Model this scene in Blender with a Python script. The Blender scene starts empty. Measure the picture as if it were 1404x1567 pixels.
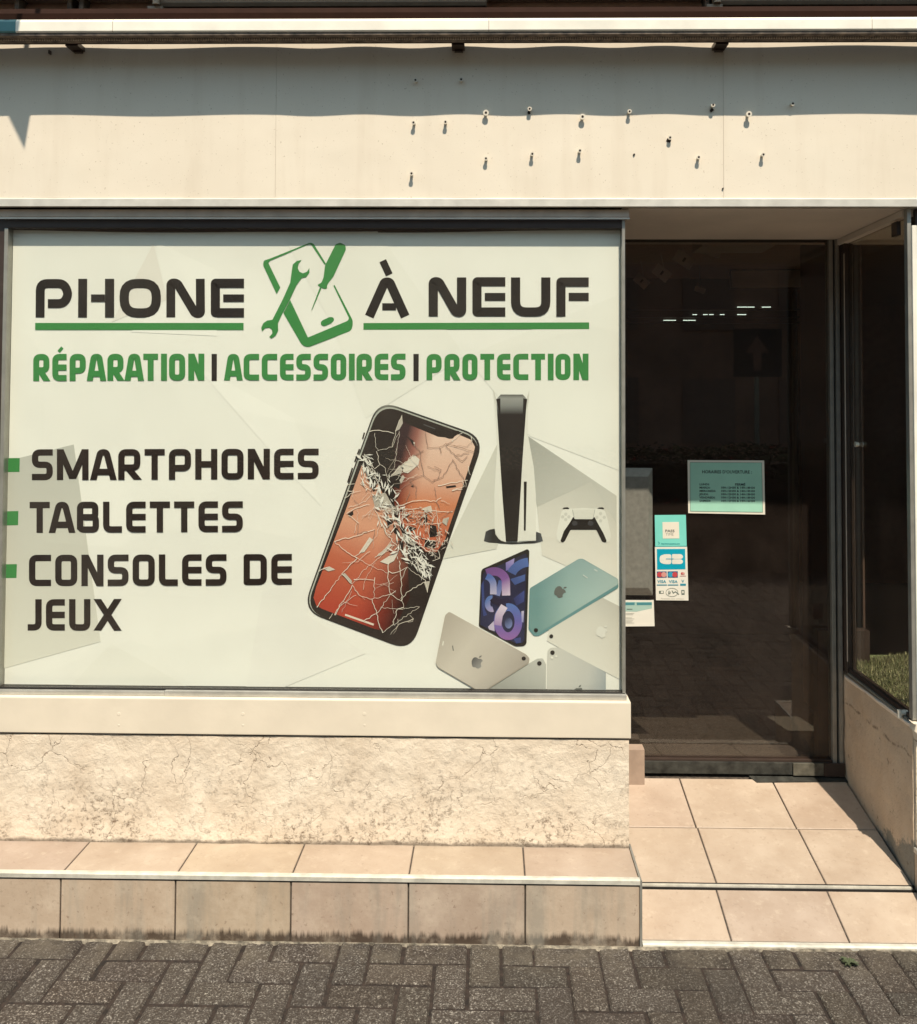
import bpy, bmesh, math, random
from mathutils import Vector, Matrix
random.seed(7)
sc = bpy.context.scene
COL = sc.collection
R = math.radians

# ------------------------------------------------------------------ camera
F, W, H = 1400.0, 1404.0, 1567.0
CX, CY = 728.0, 566.0
CAMLOC = Vector((0.0, -2.917, 1.61))
cam_d = bpy.data.cameras.new('camera'); cam = bpy.data.objects.new('camera', cam_d); COL.objects.link(cam)
ROT = (Matrix.Rotation(R(0.95), 3, 'Z') @ Matrix.Rotation(R(90 + 1.8), 3, 'X') @ Matrix.Rotation(R(0.22), 3, 'Z'))
cam.matrix_world = Matrix.Translation(CAMLOC) @ ROT.to_4x4()
cam_d.sensor_fit = 'HORIZONTAL'; cam_d.sensor_width = 36.0; cam_d.lens = F / W * 36.0
cam_d.shift_x = (W / 2 - CX) / W; cam_d.shift_y = (CY - H / 2) / W
cam_d.clip_start = 0.02; cam_d.clip_end = 500
sc.camera = cam

# ------------------------------------------------------------------ light
SUN = Vector((0.20, -1.0, 1.62)).normalized()
elev = math.asin(SUN.z); azim = math.atan2(SUN.x, SUN.y)
wd = bpy.data.worlds.new('World'); sc.world = wd; wd.use_nodes = True
nt = wd.node_tree; nt.nodes.clear()
sky = nt.nodes.new('ShaderNodeTexSky'); sky.sky_type = 'NISHITA'; sky.sun_disc = False
sky.sun_elevation = elev; sky.sun_rotation = azim
bg = nt.nodes.new('ShaderNodeBackground'); bg.inputs[1].default_value = 0.12
wo = nt.nodes.new('ShaderNodeOutputWorld')
tn = nt.nodes.new('ShaderNodeMix'); tn.data_type = 'RGBA'; tn.blend_type = 'MULTIPLY'; tn.inputs[0].default_value = 1.0; tn.inputs[7].default_value = (.91, 1.04, .90, 1)
nt.links.new(sky.outputs[0], tn.inputs[6]); nt.links.new(tn.outputs[2], bg.inputs[0]); nt.links.new(bg.outputs[0], wo.inputs[0])
sl = bpy.data.lights.new('sun', 'SUN'); sl.energy = 4.4; sl.angle = R(0.5); sl.color = (1.0, 0.88, 0.715)
so = bpy.data.objects.new('sun', sl); COL.objects.link(so); so.location = (2, -6, 9)
so.rotation_euler = SUN.to_track_quat('Z', 'Y').to_euler()
sc.view_settings.view_transform = 'Standard'; sc.view_settings.look = 'None'
sc.view_settings.gamma = 1.0; sc.view_settings.exposure = 0.46

# ------------------------------------------------------------------ measuring helper: a photo point on a real wall plane y = Y
def at(px, py, Y=0.0):
    d = ROT @ Vector(((px - CX) / F, -(py - CY) / F, -1.0))
    t = (Y - CAMLOC.y) / d.y
    return CAMLOC + d * t
def ZZ(py, Y=0.0, px=700): return at(px, py, Y).z
def XX(px, Y=0.0, py=800): return at(px, py, Y).x

# ------------------------------------------------------------------ object helpers
def link(o, parent=None):
    COL.objects.link(o)
    if parent:
        o.parent = parent
        o.matrix_parent_inverse = WORLD[parent.name].inverted()
    WORLD[o.name] = Matrix.Identity(4) if o.type == 'MESH' else Matrix.Translation(o.location)
    return o
WORLD = {}
GZ = .030   # pavement level at the foot of the shop
def tag(o, label=None, cat=None, group=None, kind=None):
    if label: o['label'] = label
    if cat: o['category'] = cat
    if group: o['group'] = group
    if kind: o['kind'] = kind
    return o
def thing(name, loc, label, cat, group=None):
    o = bpy.data.objects.new(name, None); o.location = loc; o.empty_display_size = 0.1
    COL.objects.link(o); WORLD[o.name] = Matrix.Translation(Vector(loc))
    return tag(o, label, cat, group)
def obj(name, bm, mat, parent=None, smooth=False):
    me = bpy.data.meshes.new(name); bm.to_mesh(me); bm.free()
    me.materials.append(mat)
    if smooth:
        for p in me.polygons: p.use_smooth = True
    o = bpy.data.objects.new(name, me)
    return link(o, parent)
def NB(): return bmesh.new()
def box(bm, x0, x1, y0, y1, z0, z1, bev=0.0):
    t = bmesh.new() if bev else bm
    vs = [t.verts.new(c) for c in ((x0,y0,z0),(x1,y0,z0),(x1,y1,z0),(x0,y1,z0),(x0,y0,z1),(x1,y0,z1),(x1,y1,z1),(x0,y1,z1))]
    for f in ((0,3,2,1),(4,5,6,7),(0,1,5,4),(1,2,6,5),(2,3,7,6),(3,0,4,7)): t.faces.new([vs[i] for i in f])
    if bev:
        bmesh.ops.bevel(t, geom=t.edges[:], offset=bev, segments=2, affect='EDGES', profile=0.7)
        m = {}
        for v in t.verts: m[v] = bm.verts.new(v.co)
        for f in t.faces: bm.faces.new([m[v] for v in f.verts])
        t.free()
    return bm
def hexa(bm, pts):  # 8 points bottom 4 + top 4
    vs = [bm.verts.new(p) for p in pts]
    for f in ((0,3,2,1),(4,5,6,7),(0,1,5,4),(1,2,6,5),(2,3,7,6),(3,0,4,7)): bm.faces.new([vs[i] for i in f])
def prism(bm, prof, x0, x1):  # profile of (y,z), extruded along x
    a = [bm.verts.new((x0, y, z)) for y, z in prof]; b = [bm.verts.new((x1, y, z)) for y, z in prof]
    n = len(prof)
    for i in range(n): bm.faces.new((a[i], a[(i+1) % n], b[(i+1) % n], b[i]))
    bm.faces.new(a[::-1]); bm.faces.new(b)
    return bm
def cyl(bm, p0, p1, r, seg=16, r1=None):
    p0, p1 = Vector(p0), Vector(p1); d = (p1 - p0).normalized()
    u = d.orthogonal().normalized(); v = d.cross(u); r1 = r if r1 is None else r1
    a = [bm.verts.new(p0 + (u*math.cos(2*math.pi*i/seg) + v*math.sin(2*math.pi*i/seg))*r) for i in range(seg)]
    b = [bm.verts.new(p1 + (u*math.cos(2*math.pi*i/seg) + v*math.sin(2*math.pi*i/seg))*r1) for i in range(seg)]
    for i in range(seg): bm.faces.new((a[i], a[(i+1) % seg], b[(i+1) % seg], b[i]))
    bm.faces.new(a[::-1]); bm.faces.new(b)
def fixn(bm): bmesh.ops.recalc_face_normals(bm, faces=bm.faces[:]); return bm

# ------------------------------------------------------------------ materials
def srgb(r, g, b):
    f = lambda c: (c/255/12.92 if c/255 <= 0.04045 else ((c/255+0.055)/1.055)**2.4)
    return (f(r), f(g), f(b), 1.0)
class NT:
    def __init__(s, name):
        s.m = bpy.data.materials.new(name); s.m.use_nodes = True; s.t = s.m.node_tree; s.t.nodes.clear()
        s.out = s.n('ShaderNodeOutputMaterial'); s.p = None
    def n(s, k, **kw):
        x = s.t.nodes.new(k)
        for a, b in kw.items(): setattr(x, a, b)
        return x
    def l(s, a, b): s.t.links.new(a, b)
    def pr(s, col=(.5,.5,.5,1), rough=.5, metal=0, spec=.5):
        p = s.p = s.n('ShaderNodeBsdfPrincipled'); s.l(p.outputs[0], s.out.inputs[0])
        p.inputs['Base Color'].default_value = col; p.inputs['Roughness'].default_value = rough
        p.inputs['Metallic'].default_value = metal; p.inputs['Specular IOR Level'].default_value = spec
        return p
    def co(s, scale=(1,1,1), loc=(0,0,0)):
        if not hasattr(s, 'tc'): s.tc = s.n('ShaderNodeTexCoord')
        mp = s.n('ShaderNodeMapping'); s.l(s.tc.outputs['Object'], mp.inputs[0])
        mp.inputs['Scale'].default_value = scale; mp.inputs['Location'].default_value = loc
        return mp.outputs[0]
    def noise(s, sc_=5, det=4, rough=.55, vec=None, dist=0):
        x = s.n('ShaderNodeTexNoise'); x.inputs['Scale'].default_value = sc_; x.inputs['Detail'].default_value = det
        x.inputs['Roughness'].default_value = rough; x.inputs['Distortion'].default_value = dist
        s.l(vec if vec is not None else s.co(), x.inputs[0]); return x.outputs[0]
    def ramp(s, f, stops, interp='LINEAR'):
        x = s.n('ShaderNodeValToRGB'); s.l(f, x.inputs[0]); e = x.color_ramp.elements; x.color_ramp.interpolation = interp
        while len(e) < len(stops): e.new(0.5)
        for k, (p, c) in enumerate(stops):
            e[k].position = p; e[k].color = c if len(c) == 4 else (*c, 1)
        return x.outputs[0]
    def g(s, f, a, b):  # scalar map 0..1
        x = s.n('ShaderNodeMapRange'); s.l(f, x.inputs[0]); x.inputs[1].default_value = a; x.inputs[2].default_value = b; return x.outputs[0]
    def mix(s, fac, a, b, mode='MIX'):
        x = s.n('ShaderNodeMix', data_type='RGBA', blend_type=mode)
        for v, i in ((fac, 0), (a, 6), (b, 7)):
            if isinstance(v, (int, float)): x.inputs[i].default_value = v
            elif isinstance(v, tuple): x.inputs[i].default_value = v if len(v) == 4 else (*v, 1)
            else: s.l(v, x.inputs[i])
        return x.outputs[2]
    def math(s, op, a, b=None):
        x = s.n('ShaderNodeMath', operation=op)
        for v, i in ((a, 0), (b, 1)):
            if v is None: continue
            if isinstance(v, (int, float)): x.inputs[i].default_value = v
            else: s.l(v, x.inputs[i])
        return x.outputs[0]
    def bump(s, h, strength=.3, dist=.01):
        x = s.n('ShaderNodeBump'); x.inputs['Strength'].default_value = strength; x.inputs['Distance'].default_value = dist
        s.l(h, x.inputs['Height']); s.l(x.outputs[0], s.p.inputs['Normal']); return x
    def base(s, c): s.l(c, s.p.inputs['Base Color'])
    def axis(s, i, scale=(1,1,1)):
        x = s.n('ShaderNodeSeparateXYZ'); s.l(s.co(scale), x.inputs[0]); return x.outputs[i]

def simple(name, col, rough=.5, metal=0, var=.12, sc_=20, bump=.05, spec=.5):
    m = NT(name); m.pr(col, rough, metal, spec)
    n = m.noise(sc_, 5)
    c2 = tuple(max(0, x*(1-var*1.6)) for x in col[:3]) + (1,)
    c1 = tuple(min(1, x*(1+var*.6)) for x in col[:3]) + (1,)
    m.base(m.ramp(n, [(.3, c2), (.7, c1)]))
    r = m.n('ShaderNodeMapRange'); m.l(n, r.inputs[0]); r.inputs[3].default_value = max(0.02, rough-.1); r.inputs[4].default_value = min(1, rough+.12)
    m.l(r.outputs[0], m.p.inputs['Roughness'])
    if bump: m.bump(m.noise(sc_*4, 3), bump, .004)
    return m.m

def mat_fascia():
    m = NT('cream painted metal'); m.pr(rough=.48)
    big = m.noise(1.3, 5, .6)
    streak = m.noise(1, 4, .6, m.co((9, 1, 1.2)))
    c = m.ramp(big, [(.3, (.71,.625,.505)), (.7, (.755,.685,.57))])
    c = m.mix(m.g(streak, .52, .8), c, (.66,.575,.46))
    fine = m.noise(160, 2)
    c = m.mix(m.g(fine, .68, .75), c, (.5,.42,.32))
    m.base(c); m.bump(m.noise(3, 3), .25, .02)
    return m.m
def mat_stucco(name, c1, c2, pit=1.0, dark=(.22,.15,.10)):
    m = NT(name); m.pr(rough=.92, spec=.2)
    a = m.noise(6, 8, .65); b = m.noise(38, 6, .7)
    col = m.mix(m.g(a, .3, .7), c1, c2)
    # blotches and pits, denser toward the ground
    z = m.axis(2)
    low = m.g(z, .52, .24)
    pits = m.math('MULTIPLY', m.g(m.noise(60, 6, .8, dist=.25), .53, .66), m.math('MULTIPLY', m.g(m.noise(4.5, 3), .34, .58), m.math('ADD', low, .05)))
    col = m.mix(m.math('MULTIPLY', pits, .72*pit), col, dark)
    # hair cracks
    w = m.n('ShaderNodeMix', data_type='RGBA'); w.inputs[0].default_value = .16
    m.l(m.co(), w.inputs[6]); nz = m.n('ShaderNodeTexNoise'); nz.inputs['Scale'].default_value = 9; nz.inputs['Detail'].default_value = 5; m.l(m.co(), nz.inputs[0]); m.l(nz.outputs[1], w.inputs[7])
    v = m.n('ShaderNodeTexVoronoi', feature='DISTANCE_TO_EDGE'); v.inputs['Scale'].default_value = 8.5; m.l(w.outputs[2], v.inputs[0])
    ck = m.math('MULTIPLY', m.g(v.outputs[0], .010, .002), m.g(m.noise(4.1, 3, .6, m.co(loc=(3,1,7))), .50, .60))
    col = m.mix(m.math('MULTIPLY', ck, .6), col, dark)
    foot = m.math('ADD', m.g(z, Z_FOOT+.035, Z_FOOT), m.math('MULTIPLY', m.noise(11, 5, .7), 1.0))
    col = m.mix(m.math('MULTIPLY', m.g(foot, 1.12, 1.35), .75), col, (.13,.10,.075))
    m.base(col)
    h = m.math('ADD', m.math('MULTIPLY', b, .6), m.math('MULTIPLY', m.noise(24, 8, .72, dist=.3), .9))
    h = m.math('SUBTRACT', h, m.math('MULTIPLY', pits, .8)); h = m.math('SUBTRACT', h, m.math('MULTIPLY', ck, .6))
    m.bump(h, .55, .012)
    return m.m
def mat_tile(name, c1, c2, riser=False):
    m = NT(name); m.pr(rough=.42)
    a = m.noise(7, 7, .65); b = m.noise(60, 4, .6)
    col = m.mix(m.g(a, .3, .72), c1, c2)
    col = m.mix(m.g(b, .6, .8), col, tuple(x*.8 for x in c1))
    at_ = m.n('ShaderNodeVertexColor', layer_name='tone')
    col = m.mix(1.0, col, at_.outputs[0], 'MULTIPLY')
    if riser:
        z = m.axis(2)
        drip = m.math('ADD', m.math('MULTIPLY', m.noise(1, 6, .7, m.co((60, 1, 3))), .7), m.math('MULTIPLY', m.noise(1, 4, .6, m.co((6, 1, 1))), .42))
        edge = m.math('ADD', m.math('MULTIPLY', m.g(z, GZ+.085, GZ), .95), m.math('MULTIPLY', drip, 1.0))
        col = m.mix(m.math('MULTIPLY', m.g(edge, 1.12, 1.30), .88), col, (.030,.018,.012))
        str_ = m.noise(1, 5, .65, m.co((11, 1, 1.2)))
        col = m.mix(m.math('MULTIPLY', m.g(str_, .50, .66), .55), col, (.25,.235,.20))
        bl = m.noise(9, 7, .75); col = m.mix(m.math('MULTIPLY', m.g(bl, .48, .70), .45), col, (.60,.50,.39))
        sp = m.noise(70, 3, .7)
        col = m.mix(m.math('MULTIPLY', m.g(sp, .64, .72), .5), col, (.16,.10,.07))
    else:
        wr_ = m.noise(3.2, 8, .7, m.co((1,1,1),(2,3,1))); col = m.mix(m.math('MULTIPLY', m.g(wr_, .48, .72), .38), col, (.27,.20,.15))
        lt = m.noise(24, 6, .75); col = m.mix(m.math('MULTIPLY', m.g(lt, .55, .72), .30), col, (.62,.53,.42))
        sp = m.noise(28, 5, .8)
        col = m.mix(m.math('MULTIPLY', m.g(sp, .6, .75), .25), col, (.30,.20,.13))
    m.base(col); m.bump(m.noise(90, 4), .12, .004)
    m.l(m.g(a, -.3, 1.3), m.p.inputs['Roughness'])
    return m.m
def mat_brick():
    m = NT('grey concrete pavers'); m.pr(rough=.88, spec=.25)
    at_ = m.n('ShaderNodeVertexColor', layer_name='tone')
    f = m.noise(190, 3, .75); g2 = m.noise(70, 5, .75)
    col = m.ramp(f, [(.36, (.034,.028,.024)), (.50, (.105,.090,.078)), (.57, (.185,.165,.145)), (.64, (.55,.51,.45))])
    col = m.mix(m.g(g2, .35, .6), tuple([.06,.046,.037]), col)
    lg = m.noise(2.3, 5, .6)
    col = m.mix(m.math('MULTIPLY', m.g(lg, .42, .65), .4), col, (.07,.058,.047))
    col = m.mix(1.0, col, at_.outputs[0], 'MULTIPLY')
    yy = m.axis(1)
    near = m.math('MULTIPLY', m.g(yy, -.40, -.24), m.g(m.noise(9, 6, .7), .42, .62))
    col = m.mix(m.math('MULTIPLY', near, .5), col, (.20,.17,.13))
    blot = m.noise(5, 7, .75); col = m.mix(m.math('MULTIPLY', m.g(blot, .50, .64), .40), col, (.055,.045,.038))
    m.base(col); m.bump(m.math('ADD', f, m.math('MULTIPLY', g2, 1.6)), .8, .008)
    return m.m
def mat_glass(name, tint=(.86,.9,.88), rough=.0, f=1.0, dust=.03):
    m = NT(name)
    tr = m.n('ShaderNodeBsdfTransparent'); tr.inputs[0].default_value = (*tint, 1)
    gl = m.n('ShaderNodeBsdfGlossy'); gl.inputs['Roughness'].default_value = rough
    # thin pane: reflection from both faces, a little waviness
    fr = m.n('ShaderNodeLayerWeight'); fr.inputs['Blend'].default_value = .5
    fac = m.math('MULTIPLY', m.math('ADD', m.math('MULTIPLY', m.math('POWER', fr.outputs['Facing'], 5.0), .96), .042), f)
    bp = m.n('ShaderNodeBump'); bp.inputs['Strength'].default_value = .02; bp.inputs['Distance'].default_value = .01
    m.l(m.noise(2.5, 2), bp.inputs['Height']); m.l(bp.outputs[0], gl.inputs['Normal'])
    # diffuse film, part dirt, part haze painted in to lift the dark panes
    df = m.n('ShaderNodeBsdfDiffuse'); df.inputs[0].default_value = (.58,.44,.37,1)
    d1 = m.n('ShaderNodeMixShader'); m.l(m.math('MULTIPLY', m.math('ADD', m.g(m.noise(5, 6, .7), .35, .9), .35), dust), d1.inputs[0]); m.l(tr.outputs[0], d1.inputs[1]); m.l(df.outputs[0], d1.inputs[2])
    mx = m.n('ShaderNodeMixShader'); m.l(fac, mx.inputs[0]); m.l(d1.outputs[0], mx.inputs[1]); m.l(gl.outputs[0], mx.inputs[2])
    m.l(mx.outputs[0], m.out.inputs[0])
    return m.m
def emis(name, col, s):
    m = NT(name); e = m.n('ShaderNodeEmission'); e.inputs[0].default_value = col; e.inputs[1].default_value = s
    m.l(e.outputs[0], m.out.inputs[0]); return m.m

M = {}
Z_FOOT = ZZ(1289, -.01, 500)
M['fascia'] = mat_fascia()
M['stucco'] = mat_stucco('cream stucco', (.63,.52,.40), (.76,.665,.54), 1.5)
M['stucco_side'] = mat_stucco('beige rendered side wall', (.56,.43,.31), (.66,.54,.40), .6)
M['sill'] = simple('cream painted sill', (.70,.62,.50,1), .5, var=.05, sc_=6, bump=.15)
M['soffit'] = simple('pale soffit paint', (.80,.72,.63,1), .6, var=.08, sc_=3)
M['trim'] = simple('pale aluminium trim', (.70,.67,.60,1), .35, .3, var=.08)
M['bright'] = simple('worn stair nosing aluminium', (.74,.71,.62,1), .38, .35, var=.15, sc_=30)
M['alu'] = simple('grey aluminium frame', (.36,.35,.31,1), .38, .5, var=.1)
M['alu_light'] = simple('light aluminium profile', (.50,.49,.45,1), .35, .5, var=.1)
M['brown'] = simple('dark brown metal', (.045,.030,.024,1), .4, .0)
M['bronze'] = simple('bronze anodised profile', (.58,.49,.41,1), .45, .2)
M['black'] = simple('black rubber', (.012,.010,.009,1), .6)
M['rail'] = simple('white lacquered awning rail', (.84,.80,.70,1), .42, var=.10, sc_=7, bump=.1)
M['teal'] = simple('teal plastic end cap', (.10,.26,.28,1), .5)
M['grime'] = simple('dirty metal underside', (.17,.13,.10,1), .7, var=.5, sc_=40, bump=.3)
M['awn'] = simple('beige awning housing', (.42,.34,.26,1), .45, var=.1)
M['tile'] = mat_tile('beige floor tile', (.37,.285,.215), (.47,.385,.305))
M['riser'] = mat_tile('beige riser tile', (.40,.305,.225), (.49,.39,.30), True)
M['grout'] = simple('dark grout', (.09,.07,.055,1), .9, var=.4, sc_=60, bump=.3)
M['mortar'] = simple('sandy mortar', (.30,.26,.20,1), .95, var=.5, sc_=50, bump=.8)
M['brick'] = mat_brick()
M['joint'] = simple('dark joint soil', (.032,.021,.016,1), .95, var=.5, sc_=60, bump=.6)
M['glass'] = mat_glass('window glass', (.98,.985,.97), f=.8, dust=.012)
M['doorglass'] = mat_glass('door glass', (.84,.80,.76), f=1.5, dust=.022)
M['dusty'] = simple('dark grey door rail', (.045,.046,.040,1), .6, .2, var=.45, sc_=25, bump=.3)
M['patch'] = simple('grey metal lock plate', (.13,.125,.10,1), .5, .3, var=.35, sc_=30)
M['int_wall'] = simple('brown interior wall', (.62,.38,.27,1), .8)
M['int_ceil'] = simple('interior ceiling', (.50,.32,.24,1), .8)
M['int_floor'] = simple('dark grey door mat', (.06,.058,.050,1), .9, var=.3, sc_=80, bump=.5)
M['int_dark'] = simple('dark interior furniture', (.075,.05,.042,1), .5)
M['card'] = simple('white card', (.62,.55,.48,1), .5, var=.05)
M['handle'] = simple('grey satin handle', (.22,.215,.185,1), .42, .2, var=.12, sc_=60)
M['rust'] = simple('dark screw hole', (.03,.02,.015,1), .9)
M['stop'] = simple('pinkish tile offcut', (.36,.27,.21,1), .5)
M['reveal'] = simple('brown window reveal', (.40,.225,.165,1), .7)
M['int_part'] = simple('dull brown partition', (.15,.09,.07,1), .7)
M['screw'] = simple('cream nylon spacer', (.70,.64,.53,1), .4)

# ------------------------------------------------------------------ levels (metres)
FY = -.035                      # fascia face
DY = .575                       # door plane
XL, XR = -3.4, 3.6              # extent of the shopfront
XN0, XN1 = .40, 1.325           # niche
Z_TR0, Z_TR1 = ZZ(316, FY), ZZ(303, FY)
Z_FT = ZZ(50, FY)               # top of fascia (behind the rail)
Z_SILL_T = ZZ(1068, -.014, 450); Z_SILL_B = ZZ(1125, -.03, 450)
Z_TREAD = ZZ(1289, -.01, 500)
SF = -.219                      # step front plane
Z_DTOP = ZZ(366, DY, 1100)
print('LEVELS', Z_TR0, Z_TR1, Z_FT, Z_SILL_T, Z_SILL_B, Z_TREAD, Z_DTOP, at(985,1350,SF), at(985,1447,SF), at(1278,800,DY), at(962,1200,0), at(10,700,0))

# ------------------------------------------------------------------ ground
def pavement():
    bm = NB(); lay = bm.loops.layers.color.new('tone')
    L, Wd, g = .186, .093, .0030
    def brick(x, y, lx, ly):
        if y + ly > -.12: return
        if x > 3.4 or x < -3.4 or y < -4.2: return
        h = random.uniform(-.0022, .0022); tl = random.uniform(-.0012, .0012); j = lambda: random.uniform(-.0022, .0022)
        t = random.uniform(.86, 1.08); c = (t*random.uniform(.99,1.02), t, t*random.uniform(.98,1.01), 1)
        gg = g + random.uniform(0, .0022) - .0012*min(1, max(-.6, (x+.2)*.8))
        x0, x1, y0, y1 = x+gg+j(), x+lx-gg+j(), y+gg+j(), y+ly-gg+j()
        b = .005; n = 4
        def ring(off, z):
            pts = []
            for (cx_, cy_, sx, sy) in ((x0,y0,1,1),(x1,y0,-1,1),(x1,y1,-1,-1),(x0,y1,1,-1)):
                pts.append(bm.verts.new((cx_+sx*off, cy_+sy*off, z + tl*(1 if sx > 0 else -1))))
            return pts
        # uneven edge: subdivide outer ring
        a = ring(0, GZ-.03); bb = ring(.0, GZ+h-.005); cc = ring(b, GZ+h)
        fs = []
        for i in range(4):
            k = (i+1) % 4
            fs.append(bm.faces.new((a[i], a[k], bb[k], bb[i]))); fs.append(bm.faces.new((bb[i], bb[k], cc[k], cc[i])))
        fs.append(bm.faces.new(cc))
        for f in fs:
            for l in f.loops: l[lay] = c
    # 90 degree herringbone
    ox, oy = .035, -.03
    for i in range(-44, 44):
        for j_ in range(-48, 4):
            c_ = (i - j_) % 4
            if c_ == 0: brick(i*Wd+ox, j_*Wd+oy, 2*Wd, Wd)
            elif c_ == 3: brick(i*Wd+ox, j_*Wd+oy, Wd, 2*Wd)
    o = obj('pavement', fixn(bm), M['brick']); tag(o, kind='structure')
    bm = NB(); box(bm, -60, 60, -4.4, SF, -.3, GZ-.0055)
    tag(obj('pavement_bed', bm, M['joint']), kind='structure')
    bm = NB(); box(bm, -60, 60, -60, -4.42, -.4, -.06)
    tag(obj('road', bm, simple('asphalt', (.055,.05,.047,1), .9, var=.3, sc_=40, bump=.4)), kind='structure')
    bm = NB(); box(bm, -120, 120, -120, 120, -.9, -.42)
    tag(obj('ground', bm, simple('soil', (.12,.09,.06,1), .95)), kind='structure')
pavement()

# ------------------------------------------------------------------ tiles
def rnd_tone(bm, faces, lay, t=None):
    t = t or random.uniform(.95, 1.03)
    c = (t, t*random.uniform(.99, 1.005), t*random.uniform(.98, 1.01), 1)
    for f in faces:
        for l in f.loops: l[lay] = c
def tile_quad(bm, lay, p00, p10, p11, p01, n, th=.008, bv=.0018):
    n = Vector(n); P = [Vector(p) for p in (p00, p10, p11, p01)]; c = sum(P, Vector()) / 4
    fs = []
    A = [bm.verts.new(p - n*th) for p in P]; B = [bm.verts.new(p - n*bv) for p in P]
    def ins(p):
        u = (P[1]-P[0]).normalized(); v = (P[3]-P[0]).normalized()
        d = p - c
        return p - u*(bv if d.dot(u) > 0 else -bv) - v*(bv if d.dot(v) > 0 else -bv)
    C = [bm.verts.new(ins(p)) for p in P]
    for i in range(4):
        k = (i+1) % 4
        fs.append(bm.faces.new((A[i], A[k], B[k], B[i]))); fs.append(bm.faces.new((B[i], B[k], C[k], C[i])))
    fs.append(bm.faces.new(C))
    rnd_tone(bm, fs, lay)

XSE = .437                       # right end of the left step
jx = [XX(92, SF, 1390), XX(268, SF, 1390), XX(445, SF, 1390), XX(625, SF, 1390), XX(804, SF, 1390)]
TP = (jx[4]-jx[0])/4
joints = [jx[0]-TP*k for k in range(6, 0, -1)] + jx
def step(name, x0, x1, js, label, base):
    t = thing(name, base, label, 'step')
    zt = Z_TREAD; g = .0022
    bm = NB(); box(bm, x0+.002, x1-.002, SF+.009, -.002, -.05, zt-.004); obj('core', bm, M['grout'], t)
    xs = [x0] + [j for j in js if x0+.05 < j < x1-.05] + [x1]
    bm = NB(); lay = bm.loops.layers.color.new('tone')
    for a, b in zip(xs, xs[1:]):
        tile_quad(bm, lay, (a+g, SF+.004, zt), (b-g, SF+.004, zt), (b-g, -.001, zt), (a+g, -.001, zt), (0,0,1))
    o = obj('tread', fixn(bm), M['tile'], t)
    bm = NB(); lay = bm.loops.layers.color.new('tone')
    for a, b in zip(xs, xs[1:]):
        tile_quad(bm, lay, (a+g, SF, GZ-.004), (b-g, SF, GZ-.004), (b-g, SF, zt-.013), (a+g, SF, zt-.013), (0,-1,0))
    obj('riser', fixn(bm), M['riser'], t)
    bm = NB(); prism(bm, [(SF-.004, zt-.010), (SF-.004, zt+.0015), (SF+.004, zt+.0035), (SF+.014, zt+.0035), (SF+.014, zt-.001), (SF+.0, zt-.001), (SF+.0, zt-.010)], x0, x1)
    obj('nosing', fixn(bm), M['bright'], t)
    bm = NB(); box(bm, x0, x1, SF-.0015, SF+.003, zt-.0145, zt-.0102); obj('nosing_joint', bm, M['black'], t)
    return t
ts = step('tiled_step', XL, XSE, joints, 'long beige tiled step with metal nosing under the banner window', (-1.5, -.11, 0))
# end trim of left step
bm = NB()
box(bm, XSE-.001, XSE+.006, SF-.003, SF+.004, -.002, Z_TREAD+.002); box(bm, XSE-.001, XSE+.005, SF+.0045, -.002, Z_TREAD-.012, Z_TREAD+.0025)
obj('corner_trim', bm, M['alu'], ts)
bm = NB(); lay = bm.loops.layers.color.new('tone')
tile_quad(bm, lay, (XSE, SF+.006, -.0), (XSE, -.002, -.0), (XSE, -.002, Z_TREAD-.014), (XSE, SF+.006, Z_TREAD-.014), (1,0,0))
obj('end_tile', fixn(bm), M['riser'], ts)
ts2 = step('tiled_step', XN1+.004, XR, [XN1+.35+TP*k for k in range(7)], 'short tiled step end at the right edge beside the entrance ramp', (2.2, -.11, 0))
bm = NB(); box(bm, XN1-.003, XN1+.003, SF-.003, SF+.004, -.002, Z_TREAD+.002); box(bm, XN1-.003, XN1+.0035, SF+.0045, -.002, Z_TREAD-.012, Z_TREAD+.0025)
obj('corner_trim', bm, M['alu_light'], ts2)
bm = NB(); lay = bm.loops.layers.color.new('tone')
tile_quad(bm, lay, (XN1-.001, -.002, -.0), (XN1-.001, SF+.006, -.0), (XN1-.001, SF+.006, Z_TREAD-.014), (XN1-.001, -.002, Z_TREAD-.014), (-1,0,0))
obj('end_tile', fixn(bm), M['riser'], ts2)

# ------------------------------------------------------------------ ramp
Y1 = 0.0
RZ0, RZ1, RZ2 = GZ+.006, at(1180, 1353, 0).z, at(1100, 1187, DY-.018).z
print('RZ', RZ0, RZ1, RZ2)
def rz(y):
    return RZ0 + (y-SF)/(Y1-SF)*(RZ1-RZ0) if y < Y1 else RZ1 + (y-Y1)/(DY-Y1)*(RZ2-RZ1)
ramp = thing('tiled_ramp', (.88, .2, 0), 'sloping beige tiled entrance floor between step and door', 'ramp')
bm = NB()
prism(bm, [(SF+.006, -.05), (SF+.006, rz(SF)-.003), (Y1, rz(Y1)-.003), (DY+.04, rz(DY)-.001), (DY+.04, -.05)], XSE+.007, XN1-.004)
obj('core', fixn(bm), M['grout'], ramp)
bm = NB(); lay = bm.loops.layers.color.new('tone')
def gx(px, py):  # x of a joint: intersection with the ramp
    lo, hi = SF, DY
    for _ in range(40):
        mid = (lo+hi)/2
        if at(px, py, mid).z > rz(mid): lo = mid   # ray still above the ramp
        else: hi = mid
    return at(px, py, lo)
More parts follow.
